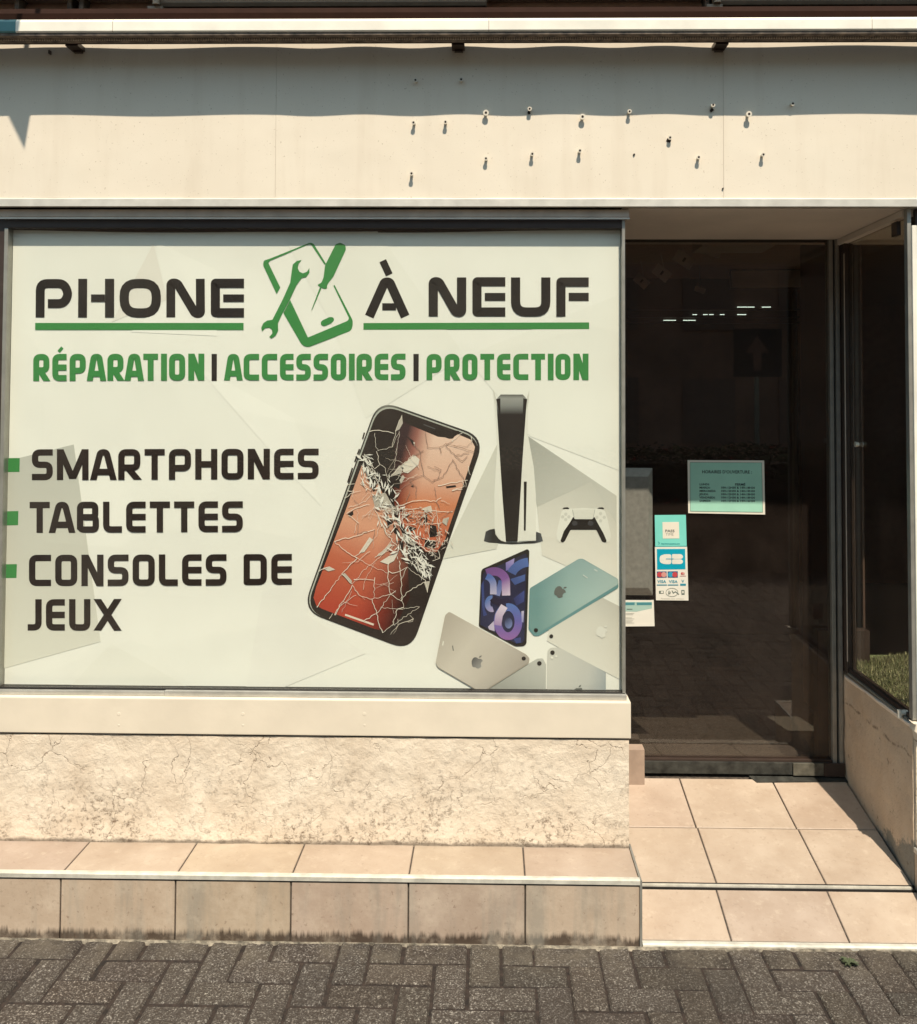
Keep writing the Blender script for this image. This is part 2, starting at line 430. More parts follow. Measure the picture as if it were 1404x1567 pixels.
# photo joints, measured, then made parallel to y
a1 = gx(1068, 1267); a2 = gx(1221, 1267)
b1 = gx(1120, 1440); b2 = gx(1300, 1440)
print('RAMP joints', a1, a2, b1, b2, gx(1100,1267), gx(1100,1350))
ymid = gx(1100, 1267).y
def rowt(ya, yb, xs):
    g = .0024
    for xa, xb in zip(xs, xs[1:]):
        n = Vector((0, -(rz(yb)-rz(ya)), yb-ya)).normalized()
        tile_quad(bm, lay, (xa+g, ya+g, rz(ya+g)), (xb-g, ya+g, rz(ya+g)), (xb-g, yb-g, rz(yb-g)), (xa+g, yb-g, rz(yb-g)), n, .006)
XB0, XB1 = XSE+.006, XN1-.004
XU0 = XN0+.022
rowt(SF+.016, Y1-.022, [XB0, (b1.x), (b2.x), XB1])
rowt(Y1-.002, ymid, [XU0, a1.x, a2.x, XB1])
rowt(ymid, DY-.03, [XU0, a1.x-.004, a2.x-.004, XB1])
obj('tiles', fixn(bm), M['tile'], ramp)
bm = NB()
box(bm, XB0, XB1-.01, Y1-.0165, Y1-.0075, rz(Y1)-.006, rz(Y1)+.002)
obj('floor_strip', bm, M['bright'], ramp)
bm = NB()
box(bm, XB0, XB1, Y1-.0215, Y1-.017, rz(Y1)-.01, rz(Y1)-.0035); box(bm, XB0, XB1, Y1-.007, Y1-.0025, rz(Y1)-.01, rz(Y1)+.0028)
obj('strip_joint', bm, M['black'], ramp)
bm = NB()
prism(bm, [(SF-.002, GZ-.006), (SF-.002, rz(SF)), (SF+.004, rz(SF)+.003), (SF+.0145, rz(SF)+.0045), (SF+.0145, GZ-.006)], XSE+.008, XR if False else XN1-.004)
obj('nosing', fixn(bm), M['bright'], ramp)
# mortar fillet along the foot
bm = NB(); random.seed(3)
xs = [XL + i*.018 for i in range(int((XR-XL)/.018))]
prev = None
for x in xs:
    w = .012 + random.uniform(-.005, .006) + .006*math.sin(x*5)
    p = (bm.verts.new((x, SF+.002, GZ+.001)), bm.verts.new((x, SF-w*.5, GZ+.0035+random.uniform(-.001,.001))), bm.verts.new((x, SF-w, GZ-.012)))
    if prev: bm.faces.new((prev[0], p[0], p[1], prev[1])); bm.faces.new((prev[1], p[1], p[2], prev[2]))
    prev = p
tag(obj('mortar_seam', fixn(bm), M['mortar']), kind='structure')

# ------------------------------------------------------------------ shop building
B = thing('shop_building', (0, .1, 0), 'cream shopfront with stucco plinth, recessed entrance and bare sign fascia', 'building')
def part(name, mat, *boxes, bev=0.0, parent=None, label=None):
    bm = NB()
    for b in boxes: box(bm, *b, bev=bev)
    o = obj(name, bm, M[mat] if isinstance(mat, str) else mat, parent or B)
    if label: o['label'] = label
    return o
# fascia panels with seams
seams = [XL, XX(422, FY, 240), XX(1108, FY, 240), XR]
for a, b in zip(seams, seams[1:]):
    bm = NB(); NX = 40
    z0, z1 = Z_TR1, Z_FT
    g = .00035
    fr = [bm.verts.new((a+g+(b-a-2*g)*i/NX, FY + .0016*math.sin(i*.7+a) , z)) for z in (z0, z1) for i in range(NX+1)]
    for i in range(NX): bm.faces.new((fr[i], fr[i+1], fr[NX+2+i], fr[NX+1+i]))
    bk = [bm.verts.new((x, .0, z)) for z in (z0, z1) for x in (a+g, b-g)]
    bm.faces.new((fr[NX+1:][::1] + [bk[3], bk[2]]))
    bm.faces.new(fr[:NX+1][::-1] + [bk[0], bk[1]])
    bm.faces.new((fr[0], fr[NX+1], bk[2], bk[0])); bm.faces.new((fr[NX], bk[1], bk[3], fr[-1]))
    obj('fascia_panel', fixn(bm), M['fascia'], B)
part('fascia_backing', 'grime', (XL, XR, .001, .16, Z_TR0+.004, Z_FT-.004))
bm = NB(); prism(bm, [(FY-.006, Z_TR0), (FY-.006, Z_TR1-.004), (FY-.001, Z_TR1), (-.001, Z_TR1-.0005), (-.001, Z_TR0+.003), (FY+.004, Z_TR0)], XL, XR)
obj('fascia_trim', fixn(bm), M['trim'], B)
# recess with awning above, upper wall
ZL = Z_FT + .155
part('recess_back', 'int_ceil', (XL, XR, .16, .2, Z_FT-.05, ZL+.1))
part('recess_floor', 'grime', (XL, XR, .0, .159, Z_FT-.0035, Z_FT-.0005))
part('upper_wall', 'stucco', (XL, XR, -.03, .2, ZL, 4.6))
# soffit over entrance & window
part('soffit', 'soffit', (XN0+.02, XR, -.001+.001, DY+.1, Z_TR0+.001, Z_TR0+.02))

# --- big window
WX0, WX1 = XX(7, 0, 340), XX(957, 0, 400)
ZWT = ZZ(336, 0); ZWB = Z_SILL_T
print('WIN', WX0, WX1, ZWT, ZWB)
part('window_header', 'bronze', (WX0-.9, WX1+.012, -.012, .10, ZZ(332, -.012), Z_TR0-.004), bev=.003)
part('header_highlight', 'trim', (WX0-.02, WX1+.0125, -.016, -.0125, ZZ(335, -.016), ZZ(332.5, -.016)))  # pale strip stands in for the highlight along the header's lower edge
win = bpy.data.objects.new('shop_window', None); win.location = (-.6, 0, ZWB); COL.objects.link(win); win.parent = B; win.matrix_parent_inverse = WORLD[B.name].inverted(); WORLD[win.name] = Matrix.Translation(win.location)
zt = ZZ(336, 0)
part('frame', 'brown', (WX0, WX1, 0, .045, ZZ(349, 0), zt), bev=.002, parent=win)
part('frame', 'alu', (WX0, WX0+.012, .0, .045, ZWB+.0203, ZZ(349, 0)-.0005), bev=.002, parent=win)
part('frame', 'alu', (WX1-.010, WX1, -.002, .05, ZWB+.0203, zt-.002), bev=.002, parent=win)
xj = XX(253, 0, 1062)
part('bottom_rail', 'alu_light', (xj+.001, WX1+.002, -.012, .045, ZWB+.001, ZWB+.0175), bev=.0025, parent=win)
part('bottom_rail', 'alu_light', (WX0-.2, xj, -.010, .045, ZWB+.0008, ZWB+.0150), bev=.0025, parent=win)
part('gasket', 'black', (WX0, WX1-.002, .0, .045, ZWB+.0178, ZWB+.0202), parent=win)
part('glass', 'glass', (WX0+.0125, WX1-.0105, .010, .016, ZWB+.0205, ZZ(349, 0)-.0005), parent=win)
part('sill', 'sill', (XL, XX(966, -.03, 1100), -.032, .05, Z_SILL_B, Z_SILL_T), bev=.003)
part('sill_shadow_line', 'black', (XL, XX(964, -.03, 1100), -.018, .04, Z_SILL_B-.0076, Z_SILL_B-.0002))  # black strip in a slot draws the thin shadow line under the sill
for px in (182, 372, 558):
    for py, rad in ((1110, .005), (1093, .008)):
        p = at(px, py, -.032); bm = NB(); cyl(bm, (p.x, -.0315, p.z), (p.x, -.0326, p.z), rad, 14, rad*.5); obj('filled_screw', bm, M['sill'], B)
# plinth wall (stucco), subdivided with relief
def stucco_face(name, x0, x1, z0, z1, yf, yb, mat, nx, nz, amp=.0022):
    bm = NB(); vs = []
    from mathutils import noise as mn
    for k in range(nz+1):
        row = []
        for i in range(nx+1):
            x = x0+(x1-x0)*i/nx; z = z0+(z1-z0)*k/nz
            a = amp*(mn.fractal(Vector((x*9, z*9, 3.1)), 1.0, 2.0, 4))
            row.append(bm.verts.new((x, yf + a, z)))
        vs.append(row)
    for k in range(nz):
        for i in range(nx): bm.faces.new((vs[k][i], vs[k][i+1], vs[k+1][i+1], vs[k+1][i]))
    bb = [bm.verts.new((x, yb, z)) for x, z in ((x0,z0),(x1,z0),(x1,z1),(x0,z1))]
    bm.faces.new([vs[k][0] for k in range(nz+1)] + [bb[3], bb[0]])
    bm.faces.new([vs[k][nx] for k in range(nz, -1, -1)] + [bb[1], bb[2]])
    bm.faces.new([vs[nz][i] for i in range(nx+1)] + [bb[2], bb[3]])
    bm.faces.new([vs[0][i] for i in range(nx, -1, -1)] + [bb[0], bb[1]])
    return obj(name, fixn(bm), mat, B, smooth=False)
XP = XX(963, -.026, 1200)
stucco_face('plinth_wall', XL, XP, Z_TREAD-.02, Z_SILL_B-.0078, -.026, .2, M['stucco'], 700, 90, .0035)
# inside niche left return, below & above
part('niche_return', 'stucco_side', (XN0-.1, XN0+.02, .201, DY+.1, -.02, Z_SILL_B-.01))
part('niche_return_frame', 'brown', (WX1-.02, WX1-.001, .051, DY-.02, ZWB+.001, Z_TR0-.002))
part('pilaster', 'stucco', (XL, WX0-.06, -.006, .3, Z_SILL_T+.001, ZZ(332, 0)-.001))
part('pilaster_edge', 'brown', (WX0-.0595, WX0-.0005, .004, .09, Z_SILL_T+.03, ZZ(334, 0)))

# --- niche right side wall
ZS = .585
side = NB(); from mathutils import noise as mn
ny, nz = 60, 50
def sz(y): return ZS + .012*(1 - y/DY)
vs = []
for k in range(nz+1):
    row = []
    for i in range(ny+1):
        y = DY+.06 - (DY+.06-.004)*i/ny
        z = -.0 + (sz(y)-0)*k/nz
        a = .004*mn.fractal(Vector((y*8, z*8, 9.0)), 1.0, 2.0, 5)
        row.append(side.verts.new((XN1 + a, y, z)))
    vs.append(row)
for k in range(nz):
    for i in range(ny): side.faces.new((vs[k][i], vs[k][i+1], vs[k+1][i+1], vs[k+1][i]))
bb = [side.verts.new(p) for p in ((XN1+.1, DY+.06, 0), (XN1+.1, .004, 0), (XN1+.1, .004, sz(0)), (XN1+.1, DY+.06, sz(DY)))]
side.faces.new([vs[k][ny] for k in range(nz+1)] + [bb[2], bb[1]]); side.faces.new(vs[nz] + [bb[2], bb[3]])
# side wall material with grey worn patch low at the front
def side_mat():
    m = NT('worn beige side render'); m.pr(rough=.9, spec=.2)
    a = m.noise(7, 7, .65)
    col = m.mix(m.g(a, .3, .7), (.56,.43,.31), (.68,.55,.41))
    sep = m.n('ShaderNodeSeparateXYZ'); m.l(m.co(), sep.inputs[0])
    nz_ = m.noise(10, 5, .6)
    h = m.math('ADD', sep.outputs[2], m.math('MULTIPLY', nz_, .22))
    hh = m.math('ADD', h, m.math('MULTIPLY', sep.outputs[1], .30))
    col = m.mix(m.g(hh, .345, .330), col, (.27,.25,.21))
    sp = m.noise(42, 5, .75); col = m.mix(m.math('MULTIPLY', m.g(sp, .60, .70), .55), col, (.10,.06,.04))
    sc2 = m.noise(5, 3, .6, m.co((1,1,1),(4,4,4))); 
    band = m.math('MULTIPLY', m.g(m.math('ABSOLUTE', m.math('SUBTRACT', m.math('ADD', sep.outputs[2], m.math('MULTIPLY', sc2, .1)), .53)), .008, .0), m.g(m.noise(30,4,.7), .45, .6))
    col = m.mix(m.math('MULTIPLY', band, .7), col, (.10,.06,.04))
    m.base(col); m.bump(m.math('ADD', m.noise(16, 6, .7), m.math('MULTIPLY', sp, -.6)), .6, .012); return m.m
obj('side_wall', fixn(side), side_mat(), B)
# front plinth right of the niche
stucco_face('front_wall', XN1+.102, XR, Z_TREAD-.02, Z_SILL_B-.0078, -.010, .2, M['stucco'], 200, 40)
stucco_face('corner_wall', XN1+.004, XN1+.1015, Z_TREAD-.02, sz(0)-.05, -.010, .0035, M['stucco'], 20, 40)
# ragged broken sill piece at corner
bm = NB(); random.seed(5)
pts = [(XN1-.012, sz(0)+.012), (XN1+.3, sz(0)+.016), (XR, sz(0)+.018), (XR, Z_SILL_B), (XN1+.05, Z_SILL_B+.0), (XN1+.012, Z_SILL_B+.012), (XN1+.004, Z_SILL_B-.004), (XN1-.001, Z_SILL_B+.024), (XN1-.009, Z_SILL_B+.03), (XN1-.004, Z_SILL_B+.05)]
a = [bm.verts.new((x, -.03, z)) for x, z in pts]; b = [bm.verts.new((x, .0038, z)) for x, z in pts]
bm.faces.new(a); bm.faces.new(b[::-1])
for i in range(len(a)): bm.faces.new((a[i], b[i], b[(i+1) % len(a)], a[(i+1) % len(a)]))
obj('sill', fixn(bm), M['sill'], B)
# ragged mortar edge along top of side wall whose shadow falls on the floor
bm = NB(); random.seed(11); prev = None
N = 60
for i in range(N+1):
    y = .0 + (DY-.03)*i/N
    w = .004 + .010*max(0, mn.noise(Vector((y*14, 0, 0)))) + random.uniform(0, .002)
    p = [bm.verts.new(q) for q in ((XN1+.02, y, sz(y)+.001), (XN1-w, y, sz(y)-.001), (XN1-w*.8, y, sz(y)-.008), (XN1+.002, y, sz(y)-.018))]
    if prev:
        for k in range(3): bm.faces.new((prev[k], prev[k+1], p[k+1], p[k]))
    prev = p
obj('side_wall_edge', fixn(bm), M['soffit'], B)

# --- side window (plane x = XN1)
sw = bpy.data.objects.new('side_window', None); sw.location = (XN1, .3, ZS); COL.objects.link(sw); sw.parent = B; sw.matrix_parent_inverse = WORLD[B.name].inverted(); WORLD[sw.name] = Matrix.Translation(sw.location)
ZC = Z_TR0
part('glass', mat_glass('side pane glass', (.86,.86,.82), f=1.7, dust=.05), (XN1+.012, XN1+.018, .012, DY-.06, ZS+.034, ZC-.022), parent=sw)
part('bottom_rail', 'brown', (XN1+.002, XN1+.03, .012, DY-.0605, ZS+.013, ZS+.0335), parent=sw)
part('bottom_track', 'alu', (XN1-.004, XN1+.012, .030, DY-.0605, ZS+.0125, ZS+.019), parent=sw)
part('top_rail', 'soffit', (XN1-.012, XN1+.03, .012, DY-.001, ZC-.0215, ZC-.0005), parent=sw)
part('rear_frame', 'brown', (XN1-.002, XN1+.03, DY-.06, DY-.012, ZS+.013, ZC-.022), parent=sw)
part('rear_bead', 'bronze', (XN1-.0045, XN1-.0022, DY-.062, DY-.057, ZS+.06, ZC-.06), parent=sw)
part('corner_post', 'alu', (XN1-.006, XN1+.006, -.012, .0115, sz(0)+.017, ZC-.001), bev=.001, parent=sw)
part('corner_post', 'rail', (XN1+.0065, XN1+.022, -.018, .006, sz(0)+.0195, ZC-.055), bev=.002, parent=sw)
part('latch', 'brown', (XN1-.014, XN1-.001, .045, .085, ZC-.075, ZC-.03), parent=sw)
bm = NB(); cyl(bm, (XN1-.012, .06, ZS+.028), (XN1+.01, .06, ZS+.028), .009, 16); cyl(bm, (XN1-.014, .06, ZS+.012), (XN1-.014, .06, ZS+.036), .008, 16)
obj('lock', bm, M['bright'], sw)
kn = at(1318, 681, .38)
bm = NB(); cyl(bm, (XN1-.002, .43, kn.z), (XN1+.011, .43, kn.z), .010, 20, .007); obj('knob', bm, M['bright'], sw)
# right front window (mostly outside the frame)
part('front_glass', 'glass', (XN1+.024, XR-.1, .0, .006, sz(0)+.03, ZC-.06), parent=sw)
part('front_rail', 'brown', (XN1+.024, XR-.1, -.004, .03, ZC-.0595, ZC-.001), parent=sw)
part('front_rail', 'brown', (XN1+.024, XR-.1, -.004, .03, sz(0)+.0185, sz(0)+.0295), parent=sw)

# --- door
door = bpy.data.objects.new('door', None); door.location = (.86, DY, .17); COL.objects.link(door); door.parent = B; door.matrix_parent_inverse = WORLD[B.name].inverted(); WORLD[door.name] = Matrix.Translation(door.location)
XD0 = XN0+.021
xf = [XX(p, DY, 800) for p in (1270.5, 1276.5, 1279.5, 1285.5)]
ZD0 = rz(DY)
part('frame', 'brown', (XD0, xf[3]+.004, DY-.012, DY+.05, Z_DTOP, Z_TR0), parent=door)
part('frame', 'alu', (xf[0], xf[1], DY-.014, DY+.03, ZD0+.02, Z_DTOP-.0005), bev=.0015, parent=door)
part('frame', 'alu', (xf[2], xf[3], DY-.020, DY+.03, ZD0-.002, Z_DTOP-.0005), bev=.0015, parent=door)
part('frame_gap', 'black', (xf[1]+.0002, xf[2]-.0002, DY-.004, DY+.03, ZD0-.002, Z_DTOP-.0005), parent=door)
part('frame', 'bronze', (xf[3]+.0002, XN1+.01, DY-.006, DY+.05, ZD0-.01, Z_TR0-.022), parent=door)
part('glass', 'doorglass', (XD0+.002, xf[0]-.0005, DY+.004, DY+.010, ZD0+.058, Z_DTOP-.0005), parent=door)
zr0, zr1 = ZZ(1187, DY-.02, 1120), ZZ(1167, DY-.02, 1120)
part('bottom_rail', 'dusty', (XD0, xf[0]-.0005, DY-.018, DY+.03, zr0+.004, zr1), bev=.002, parent=door)
part('bottom_bead', 'brown', (XD0+.04, xf[0]-.0005, DY-.010, DY+.03, zr1+.0002, zr1+.007), parent=door)
pa, pb = at(1215, 1169, DY-.03), at(1262, 1189, DY-.03)
part('lock_plate', 'patch', (pa.x, pb.x, DY-.028, DY-.0185, pb.z+.002, pa.z), bev=.002, parent=door)
part('rail_end', 'brown', (pb.x+.001, xf[3], DY-.030, DY-.0205, pb.z+.001, pa.z+.001), parent=door)
bm = NB()
q = [(at(1158, 1188, DY-.05).x, DY-.055), (xf[3]+.005, DY-.045), (xf[3]+.005, DY-.019), (at(1150, 1188, DY-.05).x, DY-.019)]
hexa(bm, [(x, y, rz(y)-.002) for x, y in q] + [(x, y, rz(y)+.004) for x, y in q]); obj('threshold_plate', fixn(bm), M['dusty'], door)
pa, pb = at(967, 1145, DY-.06), at(986, 1184, DY-.06)
part('door_stop', M['stop'], (XD0+.003, pb.x, DY-.075, DY-.019, rz(DY-.07)-.002, pa.z), bev=.002, parent=door)
# bevelled pull plate
p0, p1 = at(958, 716, DY-.03), at(1001, 913, DY-.03)
hx0, hx1, hz1, hz0 = XD0+.006, p1.x, p0.z, p1.z
bm = NB(); ins, dz = .022, .055
lo = [bm.verts.new(p) for p in ((hx0, DY-.012, hz0), (hx1, DY-.012, hz0), (hx1, DY-.012, hz1), (hx0, DY-.012, hz1))]
hi = [bm.verts.new(p) for p in ((hx0+ins*.9, DY-.030, hz0+.032), (hx1-ins*.9, DY-.030, hz0+.032), (hx1-ins*.9, DY-.030, hz1-.032), (hx0+ins*.9, DY-.030, hz1-.032))]
bm.faces.new(hi); bm.faces.new(lo[::-1])
for i in range(4): bm.faces.new((lo[i], lo[(i+1) % 4], hi[(i+1) % 4], hi[i]))
bmesh.ops.bevel(bm, geom=bm.edges[:], offset=.0012, segments=2, affect='EDGES')
obj('pull_handle', fixn(bm), M['handle'], door)
part('handle_mount', 'black', (hx0+.01, hx1-.01, DY-.0118, DY+.0035, hz0+.01, hz1-.01), parent=door)

# ------------------------------------------------------------------ stand-off screws on the fascia
scr = [(636,122),(706,121),(744,172),(811,166),(892,178),(964,170),(1092,160),(1147,174),(1214,158),(633,187),(682,186),(630,265),(744,242),(815,235),(888,230),(1070,240),(1169,236),(1026,210)]
def screw(i, px, py):
    lng = .015 + random.uniform(0, .004)
    p = at(px, py, FY-lng)
    bm = NB(); yaw = random.uniform(-.0015, .0015)
    f = (p.x, FY-lng, p.z); w = (p.x+yaw, FY+.003, p.z)
    cyl(bm, w, f, .0046, 14)
    if i in (2, 4, 7): cyl(bm, (f[0], f[1]+.004, f[2]), f, .0092, 18)
    else: cyl(bm, (f[0], f[1]+.004, f[2]), f, .0066, 16)
    o = obj('standoff_screw', bm, M['screw'], B)
    bm = NB(); cyl(bm, (f[0], f[1]+.0001, f[2]), (f[0], f[1]-.0006, f[2]), 0.0034 if i not in (2,4,7) else .0040, 12)
    obj('screw_hole', bm, M['rust'], o)
for i, (px, py) in enumerate(scr): screw(i, px, py)
# chipped holes
for (px, py, r) in ((1024,214,.009),(971,236,.004),(810,172,.006),(1090,168,.006),(1107,288,.003)):
    p = at(px, py, FY-.003); bm = NB()
    n = 11; v = [bm.verts.new((p.x+math.cos(6.283*k/n)*r*random.uniform(.5,1.1), FY-.0032, p.z+math.sin(6.283*k/n)*r*random.uniform(.5,1.1))) for k in range(n)]
    c = [bm.verts.new((x.co.x, FY+.004, x.co.z)) for x in v]
    bm.faces.new(v); bm.faces.new(c[::-1])
    for k in range(n): bm.faces.new((v[k], v[(k+1) % n], c[(k+1) % n], c[k]))
    obj('chipped_hole', fixn(bm), M['rust'], B)

# ------------------------------------------------------------------ awning
aw = thing('awning', (0, -.05, Z_FT), 'retracted awning with white front rail running along the top of the shopfront', 'awning')
RY0, RY1 = -.170, -.100
zb = ZZ(47, RY0); ztop = ZZ(25, RY0); zu = ZZ(51, RY0)
bm = NB()
prof = [(RY0+.004, zb), (RY0, zb+.004), (RY0, ztop-.012), (RY0+.006, ztop-.003), (RY0+.016, ztop), (RY1, ztop), (RY1, zb)]
prism(bm, prof, XX(24, RY0, 30), XR-.2); obj('front_rail', fixn(bm), M['rail'], aw)
bm = NB(); prism(bm, prof, XX(24, RY0, 30)-.09, XX(24, RY0, 30)-.0005); obj('end_cap', fixn(bm), M['teal'], aw)
bm = NB(); prism(bm, prof, -2.9, XX(24, RY0, 30)-.0905); obj('front_rail', fixn(bm), M['rail'], aw)
bm = NB(); box(bm, -2.9, XR-.2, RY0+.006, RY1, zu, zb-.0003)
obj('valance_groove', bm, M['grime'], aw)
bm = NB(); box(bm, -2.9, XR-.2, RY1+.0005, RY1+.012, zu+.002, ZZ(18, RY1)); obj('rear_beam', bm, simple('deep brown steel', (.022,.010,.007,1), .85, spec=.05), aw)
bm = NB(); box(bm, -2.9, XR-.2, .0, .02, Z_FT+.0005, ZZ(11, .0)); obj('mounting_rail', bm, simple('red brown steel', (.05,.026,.02,1), .85, spec=.1), aw)
bm = NB()
x = -2.85
while x < XR-.25:
    box(bm, x, x+.0035, RY0+.03, RY0+.033, zu-.006, zu-.0002); x += .0075
obj('brush_strip', bm, M['awn'], aw)
for px in (120, 702, 1100):
    p = XX(px, -.04, 66)
    bm = NB(); box(bm, p-.02, p+.02, -.0875, FY+.001, zu-.002, zu+.012); box(bm, p-.012, p+.014, -.05, FY+.001, zu-.008, zu-.0022)
    obj('bracket', bm, M['brown'], aw)
# thin stays across the lit strip
p = XX(75, -.05, 66); bm = NB(); box(bm, p-.002, p+.002, -.05, FY, zu-.012, zu-.0004); obj('stay', bm, M['brown'], aw)
# joints on the rail
for px in (172, 748, 1335):
    p = XX(px, RY0, 40); bm = NB(); prism(bm, [(y - (.0004 if y < RY0+.01 else 0), z + (.0004 if z > ztop-.004 else 0)) for y, z in prof], p, p+.0016); obj('rail_joint', fixn(bm), M['awn'], aw)
# housings in the recess
for x0p, x1p in ((235, 745), (1092, 1700)):
    x0_, x1_ = XX(x0p, .02, 5), XX(x1p, .02, 5)
    bm = NB(); prism(bm, [(.03, ZZ(8, .03)), (.02, ZZ(4, .03)), (.02, ZZ(-40, .03)), (.11, ZZ(-40, .03)), (.11, ZZ(10, .03))], x0_, x1_)
    obj('folding_arm', fixn(bm), M['awn'], aw)
    bm = NB(); cyl(bm, (x0_+.012, .012, ZZ(9, .03)), (x0_+.012, .012, ZZ(-12, .03)), .012, 14); box(bm, x0_-.02, x0_+.03, .02, .10, ZZ(13, .03), ZZ(9, .03)); obj('arm_joint', bm, M['awn'], aw)
for px in (30, 110, 128, 1080):
    p = XX(px, .05, 5); bm = NB(); box(bm, p-.006, p+.008, .03, .15, Z_FT, ZL); obj('arm_bracket', bm, M['grime'], aw)
bm = NB(); cyl(bm, (-2.8, .11, ZL-.03), (XR-.3, .11, ZL-.03), .035, 20); obj('fabric_roll', bm, M['int_ceil'], aw)

# unseen plate added above the frame to cast the spike on the fascia
def back(px, py, Y, d):  # point that shades the fascia point (px,py), at distance d in front
    p = at(px, py, FY); return p + SUN * (d / -SUN.y)
bt = [back(10, 168, FY, .62), back(48, 168, FY, .62), back(38, 226, FY, .62)]
ws = thing('spike_caster', (bt[0].x, -.03, bt[0].z+.1), 'unseen pointed plate on an arm, added above the awning to cast a spike shadow', 'bracket')
bm = NB(); pts = [bt[0]+Vector((-.01,0,.03)), bt[0], bt[2], bt[1], bt[1]+Vector((.004,0,.03))]
a = [bm.verts.new(p) for p in pts]; b = [bm.verts.new(p+Vector((0,-.004,0))) for p in pts]
bm.faces.new(a); bm.faces.new(b[::-1])
for i in range(5): bm.faces.new((a[i], b[i], b[(i+1) % 5], a[(i+1) % 5]))
obj('plate', fixn(bm), M['brown'], ws)
zc = bt[0].z+.036; xc = (bt[0].x+bt[1].x)/2
bm = NB(); box(bm, xc-.008, xc+.008, bt[0].y-.02, -.031, zc-.006, zc+.008); obj('arm', bm, M['brown'], ws)

# ------------------------------------------------------------------ interior
inn = B
part('interior_wall', 'int_wall', (XL, XR, 4.2, 4.3, -.1, 2.9), (XL-.1, XL, .3, 4.3, -.1, 2.9), (XR, XR+.1, .0, 4.3, -.1, 2.9))
part('interior_ceiling', 'int_ceil', (XL, XR, DY+.101, 4.2, Z_DTOP+.12, Z_DTOP+.2))
part('interior_floor', 'int_floor', (XN0-.2, XN1+.2, DY+.051, 4.2, -.1, ZD0+.002), (XL, XN0-.201, .3, 4.2, -.1, ZD0), (XN1+.201, XR, .3, 4.2, -.1, ZD0))
part('partition', 'int_part', (XX(1240, 1.3, 600), XX(1240, 1.3, 600)+.008, .72, 1.42, ZD0+.003, Z_DTOP+.118))
part('doorway_panel', 'int_dark', (XX(1233, .8, 1000), XX(1233, .8, 1000)+.2, .66, .71, ZD0+.003, ZZ(965, .66, 1230)))
part('niche_inner_wall', 'int_wall', (XL, XN0-.11, .301, .33, ZD0, 2.8), (WX1-.05, WX1-.021, .052, .3, ZWB+.03, Z_TR0-.02))
part('roof_slab', 'int_ceil', (XL, XR, .201, 4.3, 2.95, 4.6))
part('window_ceiling', 'int_ceil', (XN1+.12, XR, DY+.1005, DY+.1007, 2.3, 2.9))
# shelf cabinet with lit strips
cab = thing('display_cabinet', (.9, 2.7, ZD0), 'dark display cabinet with rows of small white lights deep in the shop', 'cabinet')
CYY = 2.6
part('carcass', 'int_dark', (XX(960, CYY), XX(1225, CYY), CYY+.02, CYY+.4, ZD0+.003, ZZ(400, CYY)), parent=cab)
led = emis('lit bead', (.75, 1.0, .9, 1), 2.2)
Q = lambda x, y: (930 + x/2.962, 300 + y/2.962)
for (x0_, x1_, y) in ((590,635,503),(638,665,503),(702,742,503),(388,407,537),(436,456,537),(463,480,537),(512,532,537),(590,630,537),(256,310,563),(345,400,563)):
    bm = NB(); x = x0_
    while x < x1_:
        px, py = Q(x, y); p = at(px, py, CYY)
        box(bm, p.x-.0018, p.x+.0022, CYY-.004, CYY+.0, p.z-.0018, p.z+.0018); x += 5.2
    obj('light_strip', bm, led, cab)
for y in (508, 542, 568):
    z = at(*Q(450, y), CYY).z
    part('shelf', 'int_dark', (XX(962, CYY), XX(1224, CYY), CYY-.03, CYY+.0195, z-.012, z-.004), parent=cab)
# hanging cards
cards = [((348,288),(46,28),-33,1.5,'white hanging card nearest the ceiling middle, tilted, with a dark print'),((247,348),(40,26),-38,1.7,'second hanging card lower left of the tilted printed one'),((155,385),(34,22),-42,1.9,'hanging card at the far left end of the row behind the door'),((468,240),(50,30),-15,1.35,'large hanging card cut by the top of the door glass'),((420,425),(24,12),-20,2.1,'small pale card hanging lowest behind the door glass')]
for (c, s, ang, Y, lab) in cards:
    p = at(*Q(*c), Y); k = 1/2.962/F*(Y+2.917)
    t = thing('hanging_card', p, lab, 'card', 'cards hanging inside behind the door')
    ca, sa = math.cos(R(ang)), math.sin(R(ang)); w, h = s[0]*k, s[1]*k
    def rp(x, z, y=0): return (p.x + x*ca - z*sa, p.y+y, p.z + x*sa + z*ca)
    bm = NB(); hexa(bm, [rp(-w,-h,0), rp(w,-h,0), rp(w,-h,.003), rp(-w,-h,.003), rp(-w,h,0), rp(w,h,0), rp(w,h,.003), rp(-w,h,.003)]); obj('sheet', fixn(bm), M['card'], t)
    if s[0] > 30:
        bm = NB(); hexa(bm, [rp(-w*.12,-h*.4,-.002), rp(w*.12,-h*.4,-.002), rp(w*.12,-h*.4,-.0005), rp(-w*.12,-h*.4,-.0005), rp(-w*.12,h*.4,-.002), rp(w*.12,h*.4,-.002), rp(w*.12,h*.4,-.0005), rp(-w*.12,h*.4,-.0005)]); obj('print', fixn(bm), M['int_dark'], t)
    bm = NB(); cyl(bm, rp(-w*.2, h*.95), (p.x-w*.1, p.y, Z_DTOP+.12), .002, 6); obj('string', bm, M['card'], t)
